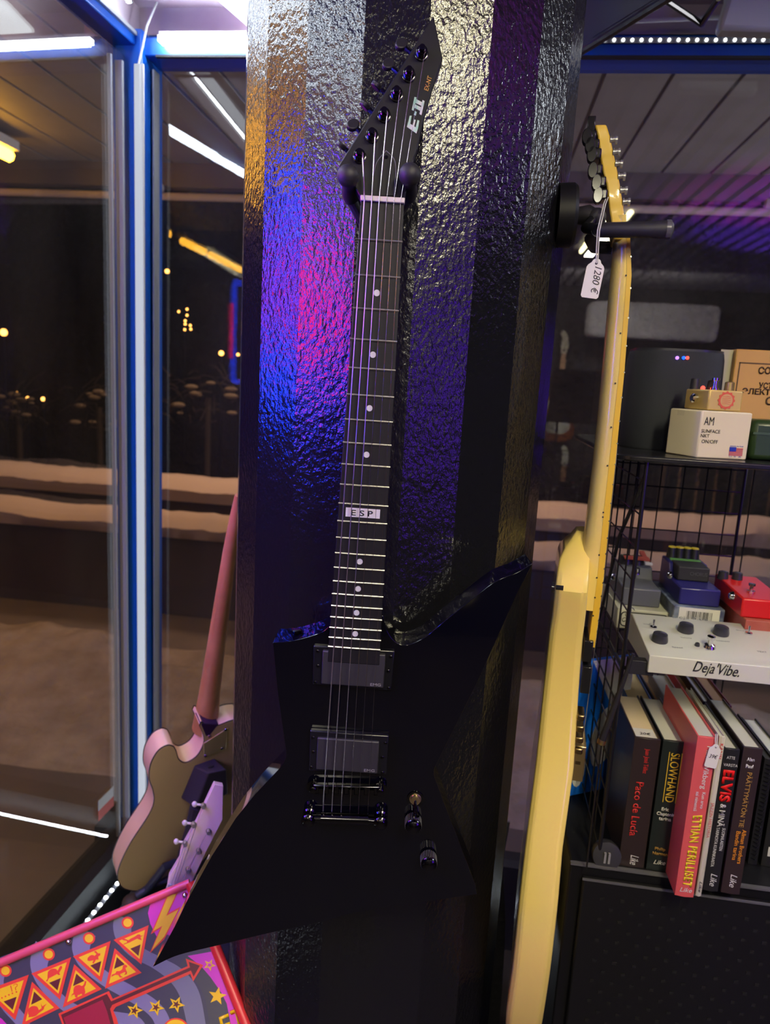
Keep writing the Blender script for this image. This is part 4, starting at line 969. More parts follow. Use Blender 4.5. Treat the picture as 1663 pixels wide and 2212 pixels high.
def book(label, fx, P, dep, cov, pages, lines, y=None, group=None, hard=True, over=.003, letters=()):
    """P: pixels of spine top-left, top-right, bottom-left, bottom-right on the plane y"""
    tl, trr, bl, br_ = [onY(*p, y) for p in P]
    x0 = (tl.x+bl.x)/2; x1 = (trr.x+br_.x)/2; z0 = CTZ; z1 = (tl.z+trr.z)/2
    if fx is not None: z0 = fx
    t = thing('book', label, 'book', ((x0+x1)/2, y+dep/2, z0), group)
    th = .0022 if hard else .0008
    mb = MB(); mb.box(x0, x0+th, y, y+dep, z0, z1).box(x1-th, x1, y, y+dep, z0, z1)
    # slightly rounded spine
    mb.prism([(x0, y+.003), (x0+.001, y), ((x0+x1)/2, y-.0016), (x1-.001, y), (x1, y+.003)], z0, z1)
    mb.build('cover', cov, t, bevel=.0004)
    MB().box(x0+th, x1-th, y+.003, y+dep-over, z0+.002, z1-over).build('pages', pages, t)
    fr = vframe(y-.0017)
    def sp(u, v): return (x0+(x1-x0)*u, z1+(z0-z1)*v)
    for (s, u, v0, v1, h, m_, kw) in letters:           # baseline runs down the spine at fraction u
        text(s, fr, sp(u, v0), sp(u, v1), h*(x1-x0), m_, t, **kw)
    for (s, u0, u1, v, h, m_, kw) in lines:             # upright words across the spine
        text(s, fr, sp(u0, v), sp(u1, v), h*(x1-x0), m_, t, **kw)
    t['box'] = (x0, x1, y, z0, z1, dep); return t
cR = mat('title_red', (.62, .03, .025), .5); cY = mat('title_gold', (.72, .48, .04), .5); cW = mat('title_white', (.66, .66, .62), .5); cBr = mat('title_bronze', (.42, .24, .05), .5); cO = mat('title_orange', (.80, .30, .02), .5); cRR = mat('title_bright_red', (.85, .01, .01), .5)
cYY = mat('title_yellow', (.85, .66, .02), .5)
fl = dict(shear=.3)
def sig(m_=None): return ('Auteur', .40, .925, .99, .34, m_ or cW, fl)
bk_dk = mat('book_brown_black', (.028, .018, .018), .35)
b1 = book('dark brown book titled Paco de Lucia, first of the front row', None, [(1368, 1592), (1425, 1597), (1338, 1874), (1392, 1882)], .150, bk_dk, PAGES_C, [], y=.985, group='books on the cabinet',
     letters=[('Juan José Téllez', .46, .075, .26, .17, cR, {}), ('Paco de Lucía', .26, .33, .75, .30, cR, dict(bold=.012)), ('Like', .42, .90, .975, .32, cW, fl)])
b2 = book('black book titled SLOWHAND in gold', None, [(1430, 1598), (1481, 1604), (1397, 1882), (1445, 1890)], .150, mat('book_black_green', (.012, .018, .020), .35), PAGES_W,
     [('Eric', .30, .62, .525, .16, cW, dict(bold=.02)), ('Claptonin', .12, .92, .562, .16, cW, dict(bold=.02)), ('tarina', .24, .78, .60, .16, cW, dict(bold=.02)), ('Philip', .25, .72, .835, .15, cBr, dict(bold=.02)), ('Norman', .18, .84, .872, .15, cBr, dict(bold=.02)), ('Like', .28, .80, .945, .20, cW, fl)], y=.985, group='books on the cabinet',
     letters=[('SLOWHAND', .40, .085, .455, .37, cY, dict(bold=.0))])
x0, x1, yy, z0, z1, dp = b2['box']
MB().box(x0+(x1-x0)*.30, x0+(x1-x0)*.33, yy-.0022, yy-.0016, z1+(z0-z1)*.46, z1+(z0-z1)*.08).box(x0+(x1-x0)*.84, x0+(x1-x0)*.87, yy-.0022, yy-.0016, z1+(z0-z1)*.46, z1+(z0-z1)*.08).build('title_rules', cY, b2)
yr3 = .935
b3 = book('coral red book with yellow title, standing out past the shelf edge', None, [(1504, 1590), (1547, 1594), (1463, 1913), (1503, 1919)], .17, mat('book_coral', (.66, .10, .10), .4), PAGES_W, [('Like', .20, .85, .965, .26, cW, fl)], y=yr3, group='books on the cabinet',
     letters=[('Mats Wikberg', .52, .05, .31, .26, cW, {}), ('Kun arvo', .62, .33, .43, .17, cW, {}), ('sai nimensä', .30, .33, .45, .17, cW, {}), ('ETTIAN', .34, .47, .65, .46, cYY, dict(shear=-.25, bold=.03)), ('PERILLISET', .34, .67, .93, .46, cYY, dict(bold=.03))])
b4 = book('thin cream book between the coral book and the ELVIS book', None, [(1556, 1590), (1568.5, 1592), (1503, 1913), (1516, 1916)], .16, mat('book_cream', (.60, .57, .45), .5), PAGES_W, [], y=.94, group='books on the cabinet', hard=False,
     letters=[('JAZZIN HISTORIA', .25, .40, .62, .5, mat('title_pale_red', (.6, .14, .10), .5), {}), ('KANSI', .25, .04, .13, .5, cR, {}), ('Like', .30, .90, .97, .45, INK, fl)])
b5 = book('black book titled ELVIS in bright red letters', None, [(1566, 1616), (1600, 1620), (1519, 1903), (1552, 1908)], .15, mat('book_charcoal', (.016, .016, .018), .35), PAGES_W,
     [('ATTE', .20, .72, .065, .20, cW, {}), ('VARSTA', .06, .96, .115, .20, cW, {})], y=.955, group='books on the cabinet',
     letters=[('ELVIS', .16, .14, .36, .68, cRR, dict(bold=.05)), ('& MINÄ', .26, .375, .535, .46, cW, dict(bold=.02)), ('SUOMALAISTEN', .62, .54, .70, .20, cW, {}), ('TARINOITA KUNINKAASTA', .24, .54, .82, .20, cW, {}), ('Like', .35, .87, .96, .42, cW, fl)])
b6 = book('dark brown book with bronze title PÄÄTTYMÄTÖN TIE', None, [(1611, 1612), (1655, 1620), (1556, 1905), (1594, 1910)], .16, mat('book_brown', (.032, .020, .020), .35), PAGES_W,
     [('Alan', .22, .62, .085, .20, cW, dict(bold=.03)), ('Paul', .22, .60, .130, .20, cW, dict(bold=.03))], y=.955, group='books on the cabinet',
     letters=[('PÄÄTTYMÄTÖN TIE', .36, .16, .53, .30, cBr, {}), ('Allman Brothers', .58, .545, .78, .22, cO, {}), ('Bandin tarina', .28, .56, .76, .22, cO, {}), ('Like', .36, .86, .95, .34, cW, fl)])
b7 = book('black spiral-bound book right of the brown book', None, [(1668, 1640), (1690, 1642), (1598, 1868), (1618, 1871)], .15, mat('book_spiral', (.008, .008, .009), .5), mat('black_pages', (.02, .02, .022), .7), [], y=1.03, group='books on the cabinet')
x0, x1, yy, z0, z1, dp = b7['box']; mb = MB()
for k in range(24):
    zz = z0+.01+(z1-z0-.02)*k/23; mb.tube([(x0, yy+.004, zz), ((x0+x1)/2, yy-.006, zz+.002), (x1, yy+.004, zz+.003)], .0009, 5)
mb.build('spiral', WIRE, b7)
b8 = book('black book with a small white square mark at the right edge', None, [(1700, 1650), (1738, 1655), (1622, 1874), (1656, 1880)], .15, mat('book_charcoal'), PAGES_W, [], y=1.03, group='books on the cabinet', letters=[('Ajan Prisma', .45, .60, .80, .28, LOGOG, {})])
x0, x1, yy, z0, z1, dp = b8['box']; MB().box(x0+.006, x0+.016, yy-.0024, yy-.0014, z0+.018, z0+.033).build('mark', cW, b8)
# paper stickers on two books
sf = MB(); x0, x1, yy, z0, z1, dp = b1['box']
st = MB().box(x0+.003, x1-.004, yy+.006, yy+.034, z1-.0030, z1-.0022)
st.build('price_label', PAPER, b1)
ft = Frame((0, yy, z1-.0021), (1, 0, 0), (0, 1, 0)); text('20€', ft, (x0+.010, .014), (x0+.026, .014), .007, INK, b1, shear=.2)
# back row, behind the front books
def backbook(label, tl, tr, y, cov, pg, d=.14):
    a = onY(*tl, y); b = onY(*tr, y); t = thing('book', label, 'book', ((a.x+b.x)/2, y+d/2, CTZ), 'books behind the front row')
    MB().box(a.x, a.x+.002, y, y+d, CTZ, a.z).box(b.x-.002, b.x, y, y+d, CTZ, a.z).box(a.x, b.x, y-.002, y, CTZ, a.z).build('cover', cov, t, bevel=.0004)
    MB().box(a.x+.002, b.x-.002, y, y+d-.004, CTZ+.002, a.z-.004).build('pages', pg, t)
cvb = mat('cover_blue', (.01, .07, .32), .4)
yb = 1.15
backbook('thick yellowed book in blue covers, back row behind Paco de Lucia', (1357, 1513), (1413, 1517), yb, cvb, PAGES_Y)
backbook('brown-paged book between the thick yellowed book and the tall pale one', (1418, 1520), (1442, 1522), yb+.01, mat('cover_dusk', (.05, .05, .08), .4), mat('pages_brown', (.38, .24, .12), .8))
backbook('tall grey-white book, back row behind the gap', (1446, 1524), (1487, 1527), yb-.03, mat('cover_grey', (.30, .29, .28), .4), PAGES_W)
backbook('brown-paged book with a red cover edge in the back row', (1488, 1508), (1513, 1510), yb+.03, mat('cover_red', (.35, .02, .03), .4), mat('pages_brown'))
backbook('pale narrow book in black covers in the back row', (1518, 1514), (1538, 1516), yb, mat('cover_black', (.01, .01, .012), .4), PAGES_W)
backbook('yellow-brown paged book in the back row behind ELVIS', (1545, 1520), (1580, 1523), yb+.03, mat('cover_wine', (.12, .02, .04), .4), mat('pages_brown'))
# tag on the coral book
tf = vframe(.930); c = tf.px(1540, 1633)
price_tag('price_tag', 'white price tag reading 39€ on the coral red book', tf, c, .0170, [('39€', (-.30, -.18), (.34, -.18), .34)], rad(-7), [V3((*[tf.w(*tf.px(1546, 1600))[i] for i in (0,)], .932, tf.w(*tf.px(1546, 1600)).z)), tf.w(*tf.px(1549, 1590), -.006)])
# blue and white magazine and a dark disc leaning behind the grid
mx = onY(1300, 1500, 1.12)
X_ = onZ(1290, 1850, CTZ)
fm = Frame(V3((CX0+.004, 1.145, CTZ+.001)), V3((.85, .50, 0)), V3((.0, 0, 1)))
t = thing('songbook', 'tall blue and white songbook standing at the left end of the cabinet', 'book', fm.o)
MB(fm).box(0, .125, 0, .245, -.010, 0).build('cover', mat('mag_blue', (.01, .17, .85), .35), t, bevel=.0008)
mb = MB(fm)
mb.prism([(.035, .245), (.124, .245), (.124, .12), (.09, .15)], 0, .0006); mb.prism(cr([(.05, .10), (.07, .15), (.10, .155), (.12, .10), (.09, .06), (.06, .05)], 5, True), 0, .0006)
mb.prism(circ(.03, .05, .014, 16, .035), 0, .0006)
mb.build('white_pattern', mat('mag_white', (.85, .87, .88), .4), t, smooth=0)
# black slotted disc on the cabinet top
p = onY(1310, 1848, .985)
t = thing('slotted_knob', 'round black slotted knob on the cabinet beside the first book', 'knob', (p.x, .985, CTZ))
MB().lathe((p.x, .985, p.z), (0, -1, .25), [(-.012, .020), (0, .0215), (.004, .0205), (.005, .012)], 24).build('disc', mat('disc_black', (.03, .03, .034), .35), t)
MB().box(p.x-.005, p.x-.002, .977, .981, p.z-.008, p.z+.008).box(p.x+.001, p.x+.004, .977, .981, p.z-.008, p.z+.008).build('slots', mat('slot_grey', (.25, .25, .27), .4), t)

# wire rack
RY0, RY1 = .985, 1.40
RX0 = onY(1398, 1000, RY0).x; RX1 = onY(1700, 1000, RY0).x+.10
TZ = onY(1500, 1001, RY0).z; MZ = onY(1500, 1452, RY0).z
rk = thing('wire_rack', 'black wire grid rack standing on the cabinet', 'rack', ((RX0+RX1)/2, (RY0+RY1)/2, CTZ))
for (x, y) in ((RX0, RY0), (RX0, RY1), (RX1, RY0), (RX1, RY1)):
    MB().tube([(x, y, CTZ), (x, y, TZ)], .0030, 10).build('post', WIRE, rk)
mb = MB(); n = 8
for k in range(n+1):
    y = RY0+(RY1-RY0)*k/n; mb.tube([(RX0, y, CTZ+.004), (RX0, y, TZ-.004)], .0013, 5)
k = 0; z = CTZ+.02
while z < TZ: mb.tube([(RX0, RY0, z), (RX0, RY1, z)], .0013, 5); z += .046
mb.build('side_grid', WIRE, rk)
mb = MB(); x = RX0
while x < RX1+.04: mb.tube([(x, RY1, CTZ+.004), (x, RY1, TZ-.004)], .0014, 5); x += .0415
z = CTZ+.02
while z < TZ: mb.tube([(RX0, RY1, z), (RX1, RY1, z)], .0014, 5); z += .0415
mb.build('back_grid', WIRE, rk)
mb = MB(); mb.tube([(RX0, RY0, MZ-.004), (RX1, RY0, MZ-.004), (RX1, RY1, MZ-.004), (RX0, RY1, MZ-.004), (RX0, RY0, MZ-.004)], .003, 6)
x = RX0+.02
while x < RX1: mb.tube([(x, RY0, MZ-.003), (x, RY1, MZ-.003)], .0013, 5); x += .022
mb.build('wire_shelf', WIRE, rk)
XL = onY(1318, 985, RY0+.02).x
sh = MB(); sh.prism(rrect(XL, RY0-.012, RX1+.02, RY1+.02, .03), TZ-.002, TZ+.006).build('top_shelf', mat('shelf_black', (.012, .012, .015), .25), rk, bevel=.002)
MB().tube([(RX0, RY0, TZ-.02), (RX0, RY0+.12, TZ-.13), (RX0, RY0+.2, MZ)], .0028, 6).build('brace', WIRE, rk)
a = onY(1368, 1412, .965); b = onY(1300, 1600, .965)
t = thing('prop_rod', 'black tapered rod with a gold tip slanting across the grid', 'rod', b)
MB().tube([a, a.lerp(b, .6), b], [.0022, .0040, .0052], 10, world=True).build('rod', RUBBER, t)
MB().lathe(b, b-a, [(-.002, .0058), (.002, .0062), (.005, .0055), (.006, .003)], 12).build('tip', GOLD, t)
MB().tube([b, V3((b.x, .965, CTZ+.001))], .0012, 6, world=True).build('foot_wire', WIRE, t)
MB().box(a.x-.004, a.x+.03, .966, .982, a.z-.03, a.z-.010).tube([a+V3((.005, .005, -.012)), a+V3((.045, .005, -.016))], .002, 8, world=True).build('clamp', RUBBER, t, bevel=.002)

# ---- goods
def goods(kind, label, cat, bl, br, zb, top, y, dep, m_, bev=.0015, nm='case', skew=0, group=None):
    """box whose front face stands on the plane y between two bottom pixels, height by a top pixel"""
    a = onY(*bl, y); b = onY(*br, y); h = onY(bl[0], top, y).z
    x0, x1 = a.x, b.x; t = thing(kind, label, cat, ((x0+x1)/2, y+dep/2, zb), group)
    if m_: MB().box(x0, x1, y, y+dep, zb, h).build(nm, m_, t, bevel=bev)
    t['box'] = (x0, x1, y, zb, h, dep); return t
def ink(t, s, u0, u1, v, h, m_=INK, y=None, **k):
    x0, x1, yy, z0, z1, dp = t['box']; fr = vframe(yy-.0004)
    text(s, fr, (x0+(x1-x0)*u0, z0+(z1-z0)*v), (x0+(x1-x0)*u1, z0+(z1-z0)*v), h*(z1-z0), m_, t, **k)
ZSH = TZ+.006
# speaker
y = 1.10
bl = onY(1350, 975, y); br_ = onY(1560, 990, y); tz = onY(1450, 757, y).z; W2 = (br_.x-bl.x)/2; xc = (br_.x+bl.x)/2
t = thing('speaker', 'dark fabric-covered speaker left of the boxes', 'speaker', (xc, y+.06, ZSH))
mb = MB(); rings = []
for i, (k, zz) in enumerate(((.97, 0), (1.0, .02), (.985, .5), (.955, .93), (.93, 1.0))):
    rings.append([mb.bm.verts.new((xc+(x-xc)*k, y+.06+(yy-y-.06)*k, ZSH+(tz-ZSH)*zz)) for x, yy in rrect(xc-W2, y, xc+W2, y+.12, .045, 7)])
for a, b in zip(rings, rings[1:]):
    n = len(a)
    for k in range(n): mb.f((a[k], a[(k+1) % n], b[(k+1) % n], b[k]))
mb.f(rings[0][::-1]); mb.f(rings[-1])
mb.build('fabric_body', mat('speaker_fabric', (.020, .023, .032), .8, bump=1200, bstr=.6, bdist=.0006), t, smooth=50)
MB().prism(rrect(xc-W2*.93, y+.005, xc+W2*.93, y+.115, .042, 7), tz, tz+.0035).build('top_panel', mat('speaker_top', (.03, .032, .04), .3), t)
for a, c2, nm in ((1463, (.45, .2, 1.0), 'v'), (1477, (.01, .12, 1.0), 'b'), (1485, (1.0, .08, .05), 'r')):
    p = onY(a, 773, y); MB().ball((p.x, y+.001, p.z), .0026, 10).build('status_light', glow('status_'+nm, c2, 2.2), t)
# wooden box with Cyrillic print
wd = mat('varnished_wood', (.60, .33, .09), .45, var=(12, .4, (.50, .26, .07)))
t = goods('wooden_box', 'varnished wooden box with Cyrillic print at the right edge', 'box', (1560, 985), (1760, 1000), ZSH, 752, 1.12, .12, None)
x0, x1, yy, z0, z1, dp = t['box']; xm = onY(1592, 752, 1.12).x
MB().box(xm, x1, yy, yy+dp, z0, z1).build('case', wd, t, bevel=.002)
MB().prism(rrect(x0, yy+.012, xm, yy+dp-.01, .018, 5), z0, z1-.001).build('metal_side', mat('brushed_cream', (.46, .43, .31), .3, metal=.3), t)
MB().box(xm+.006, x1, yy-.001, yy+.001, z1-.020, z1-.0185).box(xm+.006, xm+.0075, yy-.001, yy+.001, z0, z1-.0185).build('panel_groove', mat('groove_brown', (.10, .05, .02), .6), t)
fr = vframe(yy-.0006)
for s, a, b, h in (('СОБРАНО', (1637, 807), (1730, 810), .010), ('УСТРОЙСТВО', (1638, 838), (1740, 842), .0105), ('ЭЛЕКТРОННОЕ', (1602, 850), (1740, 857), .0085), ('СССР', (1652, 874), (1720, 878), .012)):
    text(s, fr, fr.px(*a), fr.px(*b), h, mat('stencil_brown', (.06, .03, .015), .7), t, bold=.03)
# green case at the far right
t = goods('green_case', 'dark green rounded case half out of frame', 'case', (1614, 995), (1730, 1000), ZSH, 905, 1.03, .08, mat('green_enamel', (.020, .045, .012), .35), bev=.008)
x0, x1, yy, z0, z1, dp = t['box']; MB().box(x0+.002, x1, yy-.001, yy+.001, z1-.020, z1-.017).build('lid_line', mat('lid_green', (.05, .09, .04), .3), t)
# white carton with handwriting (turned a little: narrow side visible)
yA = 1.005
t = thing('carton', 'white carton with handwriting and a small flag sticker', 'carton', onY(1530, 990, yA))
A0 = onY(1436, 978, 1.055); A1 = onY(1503, 991, yA); A2 = onY(1611, 998, 1.02)
A0.z = A1.z = A2.z = ZSH
A3 = A0+(A2-A1); hB = onY(1512, 886, yA).z-ZSH
up = V3((0, 0, hB)); mb = MB(); mb.hexa([A0, A1, A2, A3, A0+up, A1+up, A2+up, A3+up])
mb.build('card', mat('carton_white', (.70, .62, .42), .6), t, bevel=.002)
cf = Frame(A1+(A2-A1).normalized().cross(V3((0, 0, 1)))*.0003, A2-A1, (0, 0, 1)); Wc = (A2-A1).length
def ct(s, u0, u1, v, h, m_=INK, **k): text(s, cf, (u0*Wc, v*hB), (u1*Wc, v*hB), h*hB, m_, t, **k)
ct('AM', .06, .25, .70, .17); ct('SUNFACE', .03, .40, .54, .07); ct('NKT', .03, .20, .44, .07); ct('ON/OFF', .06, .38, .32, .075)
mb = MB(cf); red = mat('flag_red', (.62, .06, .07), .5); 
for k in range(7): mb.box(.63*Wc, .90*Wc, (.09+.0245*k)*hB, (.102+.0245*k)*hB, .0002, .0006)
fgl = mb.build('flag_stripes', red, t, smooth=0)
MB(cf).box(.63*Wc, .76*Wc, .175*hB, .265*hB, .0004, .0009).build('flag_canton', mat('flag_blue', (.01, .03, .35), .5), t, smooth=0)
ct('MADE IN THE', .64, .90, .275, .022, mat('flag_blue')); ct('U  S  A', .64, .88, .055, .022, mat('flag_blue'))
mb = MB(); dside = (A0-A1)
for k in range(6): mb.tube([A1+dside*(.55+.04*k)+up*(.97)+dside.cross(up).normalized()*.0003, A1+dside*(.57+.035*k)+up*(.86)+dside.cross(up).normalized()*.0003], .0004, 4, world=True)
mb.build('scribble', INK, t)
# small gold pedal on the carton
zc = ZSH+hB
t = thing('effects_pedal', 'small gold effects pedal with red seal on top of the white carton', 'pedal', onY(1540, 880, 1.02))
B0 = onY(1477, 878, 1.06); B1 = onY(1528, 880, 1.01); B2 = onY(1601, 882, 1.02)
for q_ in (B0, B1, B2): q_.z = zc+.0005
B3 = B0+(B2-B1); hG = onY(1530, 842, 1.01).z-zc; up = V3((0, 0, hG))
MB().hexa([B0, B1, B2, B3, B0+up, B1+up, B2+up, B3+up]).build('enclosure', mat('gold_hammer', (.62, .44, .13), .40, metal=.15), t, bevel=.002)
gf = Frame(B1+(B2-B1).normalized().cross(V3((0, 0, 1)))*.0003, B2-B1, (0, 0, 1)); Wg = (B2-B1).length
mb = MB(gf); mb.prism(star(.52*Wg, .52*hG, .0125, .0105, 0, 12), .0002, .0005)
mb.build('seal', mat('seal_red', (.62, .10, .05), .5), t, smooth=0)
mb = MB(gf); mb.prism(circ(.52*Wg, .52*hG, .0085, 20), .0004, .0007); mb.build('seal_disc', mat('seal_gold', (.60, .36, .14), .5), t, smooth=0)
mb = MB(gf)
for k in range(5): mb.tube([(.52*Wg-.006, .52*hG-.005+.0024*k, .0008), (.52*Wg, .52*hG-.004+.0024*k, .0008), (.52*Wg+.006, .52*hG-.005+.0024*k, .0008)], .0003, 4)
mb.build('seal_pattern', mat('seal_red'), t)
MB().lathe(B0.lerp(B1, .45)+up*.55, (B1-B0).cross(V3((0, 0, 1))), [(-.001, .007), (.004, .0065), (.006, .004)], 14).build('jack_socket', CHROME, t)
for f_, h_, r_, m_ in ((.15, .014, .006, mat('knob_dark', (.03, .03, .04), .25)), (.45, .012, .006, mat('knob_dark')), (.75, .011, .006, mat('knob_gold', (.35, .25, .09), .35, metal=.6))):
    p = B0.lerp(B2, f_)+up; MB().lathe(p, (0, 0, 1), [(0, r_*1.1), (h_, r_), (h_+.001, r_*.7)], 16).build('knob', m_, t)
p = B1.lerp(B2, .42)+(B0-B1)*.4+up; MB().lathe(p, (0, 0, 1), [(0, .006), (.003, .006), (.003, .0035), (.012, .0035), (.013, .0055), (.016, .0055)], 14).build('foot_switch', CHROME, t)
p = B1.lerp(B2, .15)+(B0-B1)*.5+up; MB().lathe(p, (0, 0, 1), [(0, .003), (.003, .003), (.005, .001)], 12).build('status_light', glow('status_r', (1, .08, .05), 2.2), t)

# middle shelf: pedals on their cartons
ZM = MZ
def small_box(label, bl, br, top, y, dep, m_):
    return goods('carton', label, 'carton', bl, br, ZM, top, y, dep, m_, .0015, 'card', group=None)
cA = small_box('cream carton with a framed scroll panel under the grey pedal', (1328, 1372), (1442, 1378), 1313, 1.15, .15, mat('carton_cream', (.50, .50, .38), .6))
x0, x1, yy, z0, z1, dp = cA['box']; fr = vframe(yy-.0004)
mb = MB(fr); P = rrect(x0+.006, z0+.005, x1-.004, z1-.005, .006, 4); mb.tube([(*p, .0) for p in P]+[(*P[0], 0)], .0010, 5)
for k in range(3): mb.tube([(x0+.012+.006*math.cos(a_*.8)*(1-a_/9)+.004*k, z0+.014+.009*k+.006*math.sin(a_*.8)*(1-a_/9), 0) for a_ in range(9)], .0006, 4)
mb.build('printed_frame', INK, cA)
cB = small_box('patterned carton with a barcode label under the dark blue pedal', (1452, 1345), (1562, 1352), 1308, 1.13, .15, mat('carton_navy', (.06, .07, .16), .5, var=(60, 1.0, (.25, .30, .36))))
x0, x1, yy, z0, z1, dp = cB['box']; fr = vframe(yy-.0004)
MB(fr).box(x0+(x1-x0)*.10, x0+(x1-x0)*.90, z0+(z1-z0)*.1, z1-.001, 0, .0006).build('barcode_label', PAPER, cB)
mb = MB(fr); rn = random.Random(3); x = x0+(x1-x0)*.25
while x < x0+(x1-x0)*.75: w_ = rn.choice((.0004, .0008, .0013)); mb.box(x, x+w_, z0+(z1-z0)*.45, z0+(z1-z0)*.88, .0006, .0008); x += w_+rn.choice((.0006, .001, .0014))
mb.build('barcode', INK, cB, smooth=0)
cC = small_box('worn red carton under the red pedal', (1606, 1375), (1700, 1382), 1338, 1.07, .16, mat('carton_red', (.36, .065, .04), .6, var=(20, .6, (.45, .14, .09))))
ink(cC, 'a.com', .08, .55, .40, .34, mat('red_print', (.20, .02, .015), .6))
def pedal(label, bl, br, zb, top, y, dep, m_, rise):
    a = onY(*bl, y); b = onY(*br, y); h = onY(bl[0], top, y).z
    t = thing('effects_pedal', label, 'pedal', ((a.x+b.x)/2, y+dep/2, zb))
    yz = Frame((a.x, 0, 0), (0, 1, 0), (0, 0, 1))
    P = [(y, zb), (y+dep, zb), (y+dep, h+rise), (y+dep*.62, h+rise), (y+dep*.5, h), (y, h)] if rise > .008 else [(y, zb), (y+dep, zb), (y+dep, h+rise), (y, h)]
    MB(yz).prism(P, 0, b.x-a.x).build('enclosure', m_, t, bevel=.0025)
    return t, a.x, b.x, h
z1A = cA['box'][4]; z1B = cB['box'][4]; z1C = cC['box'][4]
t, x0, x1, h = pedal('grey pedal with red striped top on the cream carton', (1342, 1308), (1424, 1314), z1A, 1268, 1.17, .12, mat('pedal_grey', (.095, .10, .12), .4), .020)
tf_ = Frame((x0, 1.17, h), (1, 0, 0), (0, 1, .17))
MB(tf_).box(.012, x1-x0-.006, .075, .090, .019, .0205).box(x1-x0-.016, x1-x0-.008, .09, .118, .016, .0205).build('red_stripe', mat('stripe_red', (.42, .07, .04), .4), t)
MB(tf_).box(.045, x1-x0-.004, .064, .070, .016, .019).build('white_print', cW, t)
for fx in (.3, .62): MB().lathe((x0+(x1-x0)*fx, 1.26, h+.02), (0, 0, 1), [(0, .012), (.014, .0105), (.015, .007)], 18).build('knob', mat('knob_dark'), t)
MB().lathe((x0+(x1-x0)*.5, 1.22, h+.012), (0, 0, 1), [(0, .005), (.008, .004), (.010, .0045)], 12).build('foot_switch', CHROME, t)
MB().lathe((x0, 1.25, h-.004), (-1, 0, 0), [(0, .007), (.004, .006), (.006, .004)], 14).build('jack_socket', CHROME, t)
t, x0, x1, h = pedal('dark blue pedal with four yellow-topped knobs', (1465, 1305), (1553, 1312), z1B, 1268, 1.14, .13, mat('pedal_navy', (.018, .016, .15), .3), .022)
MB().box(x0+.006, x1-.006, 1.185, 1.232, h+.0, h+.0235).build('rubber_pad', mat('pad_black', (.02, .02, .022), .6), t, bevel=.002)
tf_ = vframe(1.1845); text('CHORUS', tf_, (x0+.025, h+.010), (x0+.052, h+.010), .006, mat('pad_print', (.10, .10, .11), .5), t)
MB().box(x0+.006, x1-.006, 1.236, 1.246, h+.018, h+.0236).build('green_strip', mat('strip_green', (.16, .42, .10), .4), t)
for k in range(4):
    p = (x0+.012+k*(x1-x0-.024)/3, 1.257, h+.022)
    kn2 = MB().lathe(p, (0, 0, 1), [(0, .0085), (.016, .0072), (.018, .0068)], 18).build('knob', mat('knob_black', (.02, .02, .022), .4), t)
    MB().lathe((p[0], p[1], p[2]+.018), (0, 0, 1), [(0, .0068), (.002, .0060)], 18).build('knob_cap', mat('cap_yellow', (.80, .62, .02), .4), kn2)
MB().lathe((x0, 1.20, h+.004), (-1, 0, 0), [(0, .007), (.004, .006), (.006, .004)], 14).build('jack_socket', CHROME, t)
t, x0, x1, h = pedal('bright red pedal with chrome foot switch', (1600, 1323), (1700, 1330), z1C, 1292, 1.08, .13, mat('pedal_red', (.62, .012, .012), .35), .004)
for fx in (.06, .40): MB().lathe((x0+(x1-x0)*fx, 1.185, h+.002), (0, 0, 1), [(0, .0085), (.012, .0075), (.013, .005)], 18).build('knob', mat('knob_dark'), t)
MB().lathe((x0+(x1-x0)*.36, 1.115, h+.001), (0, 0, 1), [(0, .006), (.003, .006), (.003, .003), (.010, .003), (.011, .005), (.014, .005)], 16).build('foot_switch', CHROME, t)
MB().lathe((x0, 1.12, h-.008), (-1, 0, 0), [(0, .007), (.004, .006), (.006, .004)], 14).build('jack_socket', CHROME, t)
# big cream vibe pedal, sloping top
y = .96; a = onY(1400, 1440, y); b = onY(1400, 1402, y); xr_ = a.x+.235
d_ = .150
t = thing('effects_pedal', 'large cream pedal lettered Deja Vibe with black knobs', 'pedal', (a.x+.11, y+.07, MZ))
hz_ = b.z-a.z; zb = MZ+.002
yz = Frame((a.x, 0, 0), (0, 1, 0), (0, 0, 1)); hb = .030+.020
MB(yz).prism([(y, zb), (y+d_, zb), (y+d_, zb+hz_+.010), (y+d_-.022, zb+hz_+.018), (y, zb+hz_)], 0, xr_-a.x).build('enclosure', mat('vibe_cream', (.60, .60, .50), .4), t, bevel=.0012)
x0 = a.x; Wv = xr_-x0; fr = vframe(y-.0005)
text("Deja'Vibe.", fr, (x0+.058, zb+hz_*.36), (x0+.118, zb+hz_*.30), .0155, INK, t, shear=.35, bold=.005)
sl = math.atan2(.018, d_-.022); VF = Frame((x0, y, zb+hz_), (1, 0, 0), (0, math.cos(sl), math.sin(sl)))
def vp(a_, b_): return VF.px(a_, b_)
def vk(px, r_, h_, m_, nm='knob', cone=.85):
    x_, y_ = vp(*px); return MB().lathe(VF.w(x_, y_, 0), VF.n, [(0, r_), (h_*.3, r_), (h_, r_*cone), (h_+.001, r_*.5)], 22).build(nm, m_, t)
for px in ((1424, 1384), (1480, 1363), (1556, 1369)): vk(px, .0115, .011, mat('knob_dark'))
vk((1505.5, 1395), .0035, .004, mat('knob_dark'), 'status_lamp')
x_, y_ = vp(1532, 1398); MB().lathe(VF.w(x_, y_, 0), VF.n, [(0, .0085), (.004, .007), (.006, .0038), (.012, .0038), (.013, .0055), (.017, .0055), (.018, .003)], 20).build('foot_switch', CHROME, t)
